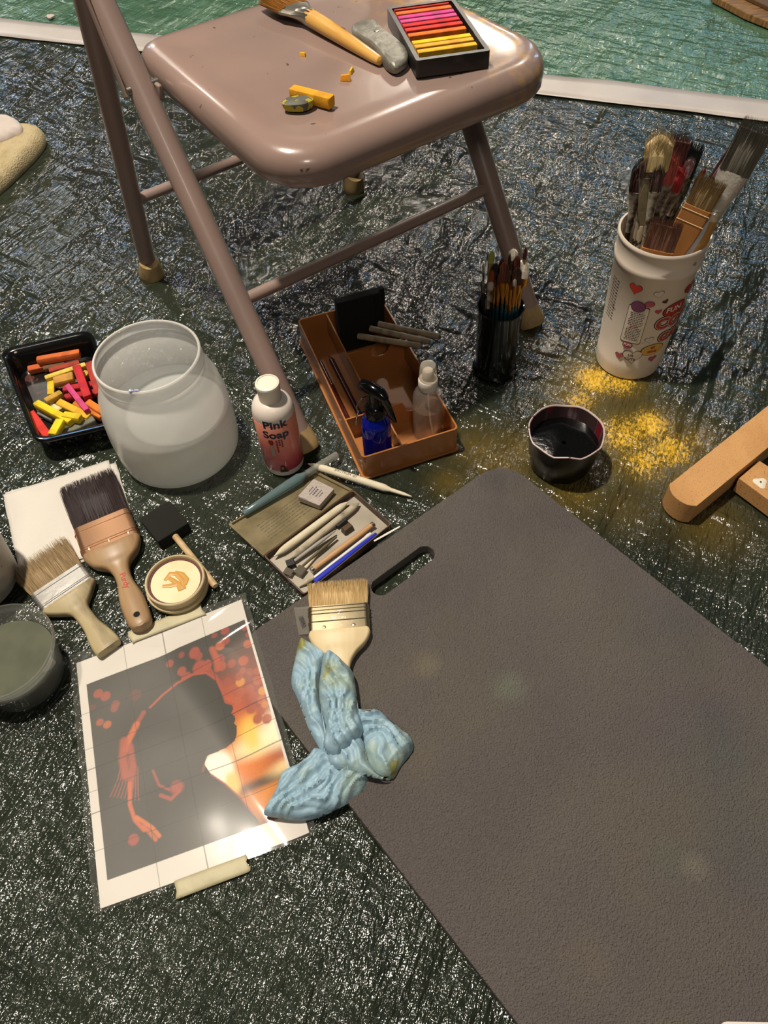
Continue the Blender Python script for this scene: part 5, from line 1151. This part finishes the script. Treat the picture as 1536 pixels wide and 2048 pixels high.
bm = NB(); box(bm, (xs, -OL/2+.080, H/2), (.095 if False else .002, .002, .01)); box(bm, ((-OW/2+xs)/2+.006, -OL/2+.080, H/2+.001), (xs+OW/2+.010, th_, H-.008)); part('cross_divider', bm, om, r)
bm = NB(); box(bm, (xs+.012, -OL/2+.040, H/2-.001), (th_, .078, H-.010)); part('short_divider', bm, om, r)
# red pens in the narrow slot
redp = mat('dark_red_barrel', '3a0f0c', .25)
for k, (dx, lb) in enumerate(((-.010, 'dark red pen lying left in the narrow slot of the amber tray'), (.009, 'dark red pen lying right in the narrow slot of the amber tray'))):
    x_ = (-OW/2+xs)/2+dx; a = MO @ Vector((x_, -.060, .0085)); b = MO @ Vector((x_-.002, OL/2-.060, .0085)); L_ = (b-a).length; pr_ = root('pen', lb, 'pen', frame(a, b-a), 'pens in the amber tray')
    bm = NB(); tube(bm, [(0, 0, 0), (0, L_*.94, 0)], .0042, 12); part('barrel', bm, redp, pr_); bm = NB(); tube(bm, [(0, L_*.94, 0), (0, L_, 0)], [.0036, .0010], 12); part('tip', bm, mat('pale_tip_plastic', '7a3a34', .4), pr_)
# foam brushes standing in the tray, handles resting to the right
fb_m = mat('black_foam_clean', '070707', .95, bump=(900, .0004)); dow2 = mat('grey_dowel', '84745c', .6, var=(6, '5e5040', .4, .7), stretch=(14, 14, 1))
def slabfoam(M, w, h, t, label, hp0, hp1, zz):
    r = root('foam_brush', label, 'brush', M, 'foam brushes in the amber tray'); bm = NB(); box(bm, (0, 0, h/2), (w, t, h)); part('foam_head', bm, fb_m, r, bevel=.002)
    a, b = G(*hp0, zz), G(*hp1, zz); bm = NB(); tube(bm, [a, a.lerp(b, .98), b], [.0047, .0047, .0040], 14); part('dowel_handle', bm, dow2, r, world=True); return r
def fbf(px0, px1, zz): a, b = G(*px0, zz), G(*px1, zz); return a, b
a, b = G(668, 690, .004), G(735, 690, .004)
X = MO @ Vector((xs+.034, OL/2-.050, .0042)); rot = MO.to_3x3().to_4x4()
slabfoam(T(X) @ rot, .058, .098, .016, 'tallest black foam brush head, standing nearest the chair in the amber tray', (716, 672), (842, 692), .066)
X = MO @ Vector((xs+.058, OL/2-.028, .0042)); slabfoam(T(X) @ rot, .050, .080, .016, 'black foam brush behind the tallest one, spotted dowel handle', (740, 657), (860, 684), .070)
X = MO @ Vector((xs+.074, OL/2-.014, .0042)); slabfoam(T(X) @ rot, .045, .072, .010, 'black foam brush at the back wall of the amber tray, handle furthest right', (757, 648), (878, 673), .072)
# spray bottles
bp = MO @ Vector((-OW/2+.032, -OL/2+.030, .0038)); r = root('spray_bottle', 'cobalt blue spray bottle with a black trigger and a key ring', 'bottle', T((bp.x, bp.y, .0038)) @ Matrix.Rotation(-.7, 4, 'Z'))
blu = mat('cobalt_glass', '0a1a9a', .05, trans=.55, ior=1.35, coat=.3)
bm = NB(); lathe(bm, [(.018, .0), (.0200, .002), (.0205, .006), (.0205, .070), (.0190, .078), (.0130, .085), (.0115, .090), (.0112, .095)], 40); part('bottle_body', bm, blu, r)
tb = mat('black_trigger_plastic', '050506', .14)
bm = NB(); lathe(bm, [(.0130, .086), (.0140, .087), (.0140, .104), (.0125, .106), (.0095, .108), (.0085, .116)], 36); part('collar', bm, tb, r)
bm = NB(); tube(bm, [(-.022, 0, .126), (-.018, 0, .130), (-.004, 0, .133), (.012, 0, .131), (.021, 0, .126)], [.005, .0085, .0095, .0085, .0050], 14); tube(bm, [(0, 0, .108), (0, 0, .128)], [.0085, .0085], 14); part('spray_head', bm, tb, r)
bm = NB(); tube(bm, [(.014, 0, .128), (.021, 0, .117), (.027, 0, .103), (.034, 0, .092)], [.0050, .0045, .0038, .0018], 10, flat=1.6); part('trigger', bm, tb, r)
bm = NB(); kr = [Vector((-.0145+.004*math.cos(t), .0135*math.cos(t)-.002, .100+.0135*math.sin(t))) for t in [2*PI*k/28 for k in range(29)]]; tube(bm, kr, .0009, 8, cap=False); tube(bm, [(-.017, -.014, .096), (-.019, -.017, .084), (-.020, -.018, .070)], [.0012, .0016, .0010], 8)
thing('key_ring', bm, mat('bright_wire', 'b8b4aa', .15, 1.0), 'thin metal split ring and clasp hanging on the blue spray bottle', 'ring', M=r.matrix_world.copy())
sp = Vector((.0715, .7435, 0)); r = root('spray_bottle', 'clear mist bottle with a white pump and clear cap, half full', 'bottle', T((sp.x, sp.y, .0038)))
cb_ = clear('clear_pet', 'ffffff', rough=.04, milky=.13, mcol='e8e0d6')
bm = NB(); lathe(bm, [(.017, 0), (.0205, .0015), (.0212, .006), (.0212, .072), (.0200, .082), (.0160, .090), (.0120, .094), (.0115, .098)], 44); part('bottle_body', bm, cb_, r)
bm = NB(); lathe(bm, [(.017, .001), (.0196, .003), (.0202, .006), (.0202, .058), (.001, .0581)], 40); part('water', bm, clear('tinted_water', 'f6e8d8', rough=.02, milky=.10, mcol='e8d0b0'), r)
bm = NB(); tube(bm, [(0, 0, .098), (.001, -.002, .06), (.004, -.004, .03), (.008, -.006, .006)], .0014, 8); part('dip_tube', bm, mat('white_tube', 'c8c2b4', .4), r)
wpm = mat('white_pump_plastic', 'cfc7ba', .35)
bm = NB(); lathe(bm, [(.0128, .094), (.0136, .095), (.0136, .108), (.0128, .110), (.0085, .111), (.0078, .124), (.0060, .126)], 36); part('pump', bm, wpm, r)
bm = NB(); lathe(bm, [(.0118, .109), (.0124, .112), (.0112, .132), (.0100, .1345), (.002, .135)], 36); part('clear_cap', bm, clear('frosted_cap', 'f4f0ea', rough=.12, milky=.35, mcol='d6d0c4'), r)
# ------------------------------------------------------------------ tin of drawing tools
tin_m = mat('aged_tin', '867a5c', .38, .45, var=(30, '6d6246', .4, .7), bump=(60, .0006)); tin_in = mat('tin_bottom', '9c9486', .5, .2, var=(20, '857c6c', .4, .7)); tin_o = mat('dark_rusty_tin', '3a2a20', .45, .3, var=(40, '5a4430', .4, .7)); TH_ = .014
tq = [G(527, 1112, TH_), G(706, 979, TH_), G(784, 1047, TH_), G(607, 1190, TH_)]; tc0 = sum(tq, Vector())/4; tc0.z = 0
r = root('tool_tin', 'old open tin box of drawing tools with a printed lid lining', 'box', T(tc0))
P2 = [(p.x, p.y) for p in tq]; cen2 = tc0.xy
inn = [tuple(cen2+(Vector(p)-cen2)*.972) for p in P2]
bm = prism(NB(), [roundpoly(P2, .004, 2), roundpoly(inn, .003, 2)[::-1]], .001, TH_); part('tin_wall', bm, tin_o, r, world=True, smooth=False)
bm = prism(NB(), inn, .0015, .003); part('tin_bottom', bm, tin_in, r, world=True, smooth=False)
lq = [G(456, 1047, .006), G(633, 942, .006), G(706, 979, .013), G(527, 1112, .013)]
def lidz(x, y):
    a, b = lq[3].xy, lq[2].xy; d = (b-a).normalized(); dist_ = abs((Vector((x, y))-a).x*d.y-(Vector((x, y))-a).y*d.x); return .0125-dist_*.10
lid_o = [(p.x, p.y) for p in lq]; lc = sum((p.xy for p in lq), Vector((0, 0)))/4; lid_i = [tuple(lc+(Vector(p)-lc)*.95) for p in lid_o]
bm = prism(NB(), lid_o, lambda x, y: lidz(x, y)-.006, lambda x, y: lidz(x, y)-.004); part('lid_panel', bm, tin_m, r, world=True, smooth=False)
bm = prism(NB(), [lid_o, lid_i[::-1]], lambda x, y: lidz(x, y)-.0055, lambda x, y: lidz(x, y)); lidr = part('lid_rim', bm, tin_m, r, world=True, smooth=False)
bm = NB(); tube(bm, [tq[0]+Vector((0, 0, -.001)), tq[1]+Vector((0, 0, -.001))], .0014, 8); part('hinge', bm, tin_o, r, world=True)
ld = (lq[2].xy-lq[3].xy).normalized(); ldn = Vector((-ld.y, ld.x)); LM = Matrix(((ld.x, ldn.x, 0, lc.x), (ld.y, ldn.y, 0, lc.y), (0, 0, 1, lidz(lc.x, lc.y)-.0038), (0, 0, 0, 1)))
bm = NB()
random.seed(11)
for j in range(7):
    x = -.052+random.uniform(0, .006); y = .014-j*.0052
    while x < .045:
        wl = random.uniform(.002, .008); hh_ = random.uniform(.0005, .0011)
        M_ = LM @ T((x+wl/2, y+random.uniform(-.0004, .0004), 0)); q_ = M_.translation; box(bm, (0, 0, lidz(q_.x, q_.y)-lidz(lc.x, lc.y)), (wl, hh_, .0002), M_); x += wl+random.uniform(.0008, .002)
part('lid_lettering', bm, mat('faded_ink', '4a4534', .6), r, world=True)
def rod(name, label, cat, c0, c1, z0, z1, rads, m, group=None, flat=1., tipm=None, sc=(500, 1000, 5.12), fr=None):
    P0 = (sc[0]+c0[0]/sc[2], sc[1]+c0[1]/sc[2]); P1 = (sc[0]+c1[0]/sc[2], sc[1]+c1[1]/sc[2]); a = G(*P0, z0); b = G(*P1, z1); L_ = (b-a).length
    rr = root(name, label, cat, frame(a, b-a), group); n_ = len(rads); fr = fr or [k/(n_-1) for k in range(n_)]
    bm = NB(); tube(bm, [(0, L_*f_, 0) for f_ in fr], rads, 16, flat=flat); part('barrel', bm, m, rr); return rr, L_
pap = mat('rolled_paper', 'c6bda4', .8, var=(50, 'b8ad92', .45, .7)); papg = mat('soiled_paper', 'a89e88', .85, var=(50, '6b6458', .5, .72)); gtn = 'drawing tools in the tin'
rod('blending_stump', 'clean thick paper stump, pointed both ends, nearest the tin hinge', 'stump', (245, 580), (1005, 18), .0095, .0095, [.0006, .0044, .0052, .0052, .0044, .0006], pap, gtn, fr=[0, .10, .16, .86, .92, 1])
rod('blending_stump', 'soiled thick paper stump beside the clean one in the tin', 'stump', (395, 610), (1120, 28), .0095, .0095, [.0006, .0030, .0050, .0050, .0040, .0006], papg, gtn, fr=[0, .06, .10, .88, .94, 1])
rod('pencil', 'slim grey paper stick beside the soiled stump in the tin', 'pencil', (455, 625), (870, 315), .008, .012, [.0022, .0026, .0026, .0012], mat('grey_paper_stick', '8f8a82', .6), gtn)
rod('charcoal_holder', 'thin olive-brown stick crossing the middle of the tin', 'pencil', (535, 678), (885, 375), .008, .010, [.0016, .0020, .0024, .0016], mat('olive_brown_stick', '4c442e', .5), gtn)
rod('tortillon', 'short thin cream paper tortillon in the middle of the tin', 'stump', (558, 705), (770, 465), .006, .007, [.0020, .0018, .0006], pap, gtn)
q, L_ = rod('pencil_extender', 'beige wooden pencil extender with metal ends in the tin', 'pencil', (640, 715), (1250, 258), .0095, .0095, [.0034, .0036, .0036, .0034], mat('beige_wood', 'b58c62', .5, var=(8, 'a47c52', .4, .7)), gtn)
for y_ in (-.002, L_-.001):
    bm = NB(); tube(bm, [(0, y_, 0), (0, y_+.004, 0)], .0040, 14); part('metal_ring', bm, steel_m, q)
rod('pencil', 'grey-black pencil lying between the extender and the white pencil', 'pencil', (640, 800), (880, 600), .006, .006, [.0018, .0022, .0022], mat('dark_pencil', '2c2a2a', .4), gtn)
rod('pencil', 'white pencil lying beside the blue pencil in the tin', 'pencil', (610, 835), (1238, 345), .007, .008, [.0008, .0024, .0024, .0030, .0024], mat('white_pencil', 'c9c7c4', .35), gtn, fr=[0, .06, .9, .95, 1])
rod('pencil', 'bright blue flat pencil along the front wall of the tin', 'pencil', (660, 835), (1292, 342), .010, .010, [.0038, .0038, .0030, .0020], mat('blue_lacquer', '2430a8', .3, coat=.3), gtn, flat=.6)
rod('blending_stump', 'small grey stump at the near corner of the tin', 'stump', (500, 888), (655, 790), .006, .008, [.0008, .0034, .0036], papg, gtn)
# sharpener, clip, cubes
def tinblock(label, name, cat, cx1, cy1, s, rot, m, z=.004, bevel=.0006, taper=1.):
    a = G(500+cx1/5.12, 1000+cy1/5.12, z); bm = NB(); box(bm, (0, 0, s[2]/2), s)
    for v in bm.verts:
        if v.co.z > s[2]*.6: v.co.x *= taper; v.co.y *= taper
    return thing(name, bm, m, label, cat, gtn, M=T((a.x, a.y, z)) @ Matrix.Rotation(rot, 4, 'Z'), bevel=bevel)
tinblock('brown wedge pencil sharpener in the tin', 'pencil_sharpener', 'sharpener', 1000, 310, (.016, .010, .009), .65, mat('brown_sharpener', '44331e', .4), taper=.8)
tinblock('black rubber scrap behind the sharpener in the tin', 'rubber_scrap', 'eraser', 935, 245, (.018, .007, .006), .75, mat('black_rubber', '100e0d', .6))
tinblock('black eraser chunk at the near end of the tin', 'rubber_scrap', 'eraser', 420, 665, (.011, .010, .007), .3, mat('black_rubber', '100e0d', .6))
tinblock('left clear plastic clip with dark edges in the near end of the tin', 'plastic_clip', 'clip', 400, 755, (.012, .010, .006), -.5, mat('smoky_plastic', '7a7266', .15, trans=.5, coat=.2))
tinblock('right clear plastic clip beside the extender in the tin', 'plastic_clip', 'clip', 520, 745, (.012, .013, .007), -.6, mat('smoky_plastic', '7a7266', .15, trans=.5, coat=.2))
# eraser block on the lid
zz_ = .0125; e4 = [G(594, 990, zz_+.010), G(627, 954, zz_+.010), G(668, 974, zz_+.010), G(638, 1008, zz_+.010)]; ec = sum(e4, Vector())/4
lp = [(p.x-ec.x, p.y-ec.y) for p in e4]; bm = prism(NB(), roundpoly(lp, .0015, 2), 0, .0095)
r = root('eraser_block', 'square grey wrapped eraser lying on the open tin lid', 'eraser', T((ec.x, ec.y, .0095))); part('wrapped_block', bm, mat('crinkled_wrapper', '9f958e', .4, .1, bump=(160, .001)), r, bevel=.0008)
ed = (e4[0]-e4[1]).normalized(); em = Matrix(((ed.x, -ed.y, 0, 0), (ed.y, ed.x, 0, 0), (0, 0, 1, .0098), (0, 0, 0, 1))); bm = NB()
for k, (y, w_) in enumerate(((-.009, .010), (-.005, .016), (-.001, .012), (.004, .014), (.008, .009))):
    x = -w_/2
    while x < w_/2: l_ = random.uniform(.0015, .004); box(bm, (x+l_/2, y, 0), (l_, .0012 if k != 2 else .002, .0002), em); x += l_+.0007
part('wrapper_print', bm, mat('grey_print', '4a4444', .6), r)
# stump over the tin's far corner, and water brush
rr, L_ = rod('blending_stump', 'white paper stump lettered SPECTRUM, lying beyond the tin', 'stump', (675, 182), (1472, 434), .013, .006, [.0006, .0030, .0052, .0054, .0054, .0030, .0024, .0006], mat('white_stump_paper', 'cdc5ae', .75, var=(40, 'c0b69c', .4, .7)), None, sc=(440, 880, 3.84), fr=[0, .05, .12, .2, .74, .80, .93, 1])
bm = textmesh('SPECTRUM  #3', .0052, lambda x, y, z_: (-y, L_*.37+x, .0054+z_), .0001); part('lettering', bm, mat('grey_print', '4a4444', .6), rr)
rr, L_ = rod('water_brush', 'pale blue plastic water brush lying beside the tin and soap bottle', 'brush', (180, 565), (900, 110), .009, .014, [.0034, .0044, .0056, .0074, .0074, .0046, .0046], clear('pale_blue_barrel', 'c0d4d8', rough=.1, milky=.6, mcol='8fa9ac'), None, sc=(440, 880, 3.84), fr=[0, .02, .2, .48, .58, .64, .70])
bm = NB(); tube(bm, [(0, L_*.66, 0), (0, L_*.99, 0), (0, L_, 0)], [.0056, .0050, .0046], 14); part('clear_cap', bm, clear('clear_cap_plastic', 'e0e2de', rough=.08, milky=.4, mcol='c4c4bc'), rr)
bm = NB(); tube(bm, [(0, L_*.60, 0), (0, L_*.65, 0)], .0050, 14); part('collar_ring', bm, mat('grey_collar', '55595a', .3), rr)
# white pencil tip beside the tin's outer wall
rod('paper_slip', 'white sliver of paper under the right corner of the tin', 'paper', (1270, 420), (1536, 270), PZ+.0018, PZ+.0018, [.0012, .0016, .0010], mat('white_card', 'cfcac2', .7), None, flat=.3)
# white card at the bottom right corner
bm = prism(NB(), roundpoly(gpoly([(1440, 2043), (1560, 2045), (1570, 2160), (1450, 2160)], PZ+.002), .006, 4), PZ+.0006, PZ+.0026); thing('white_card', bm, mat('white_card', 'cfcac2', .7), 'white rounded card just showing at the bottom right corner, on the mat', 'card')
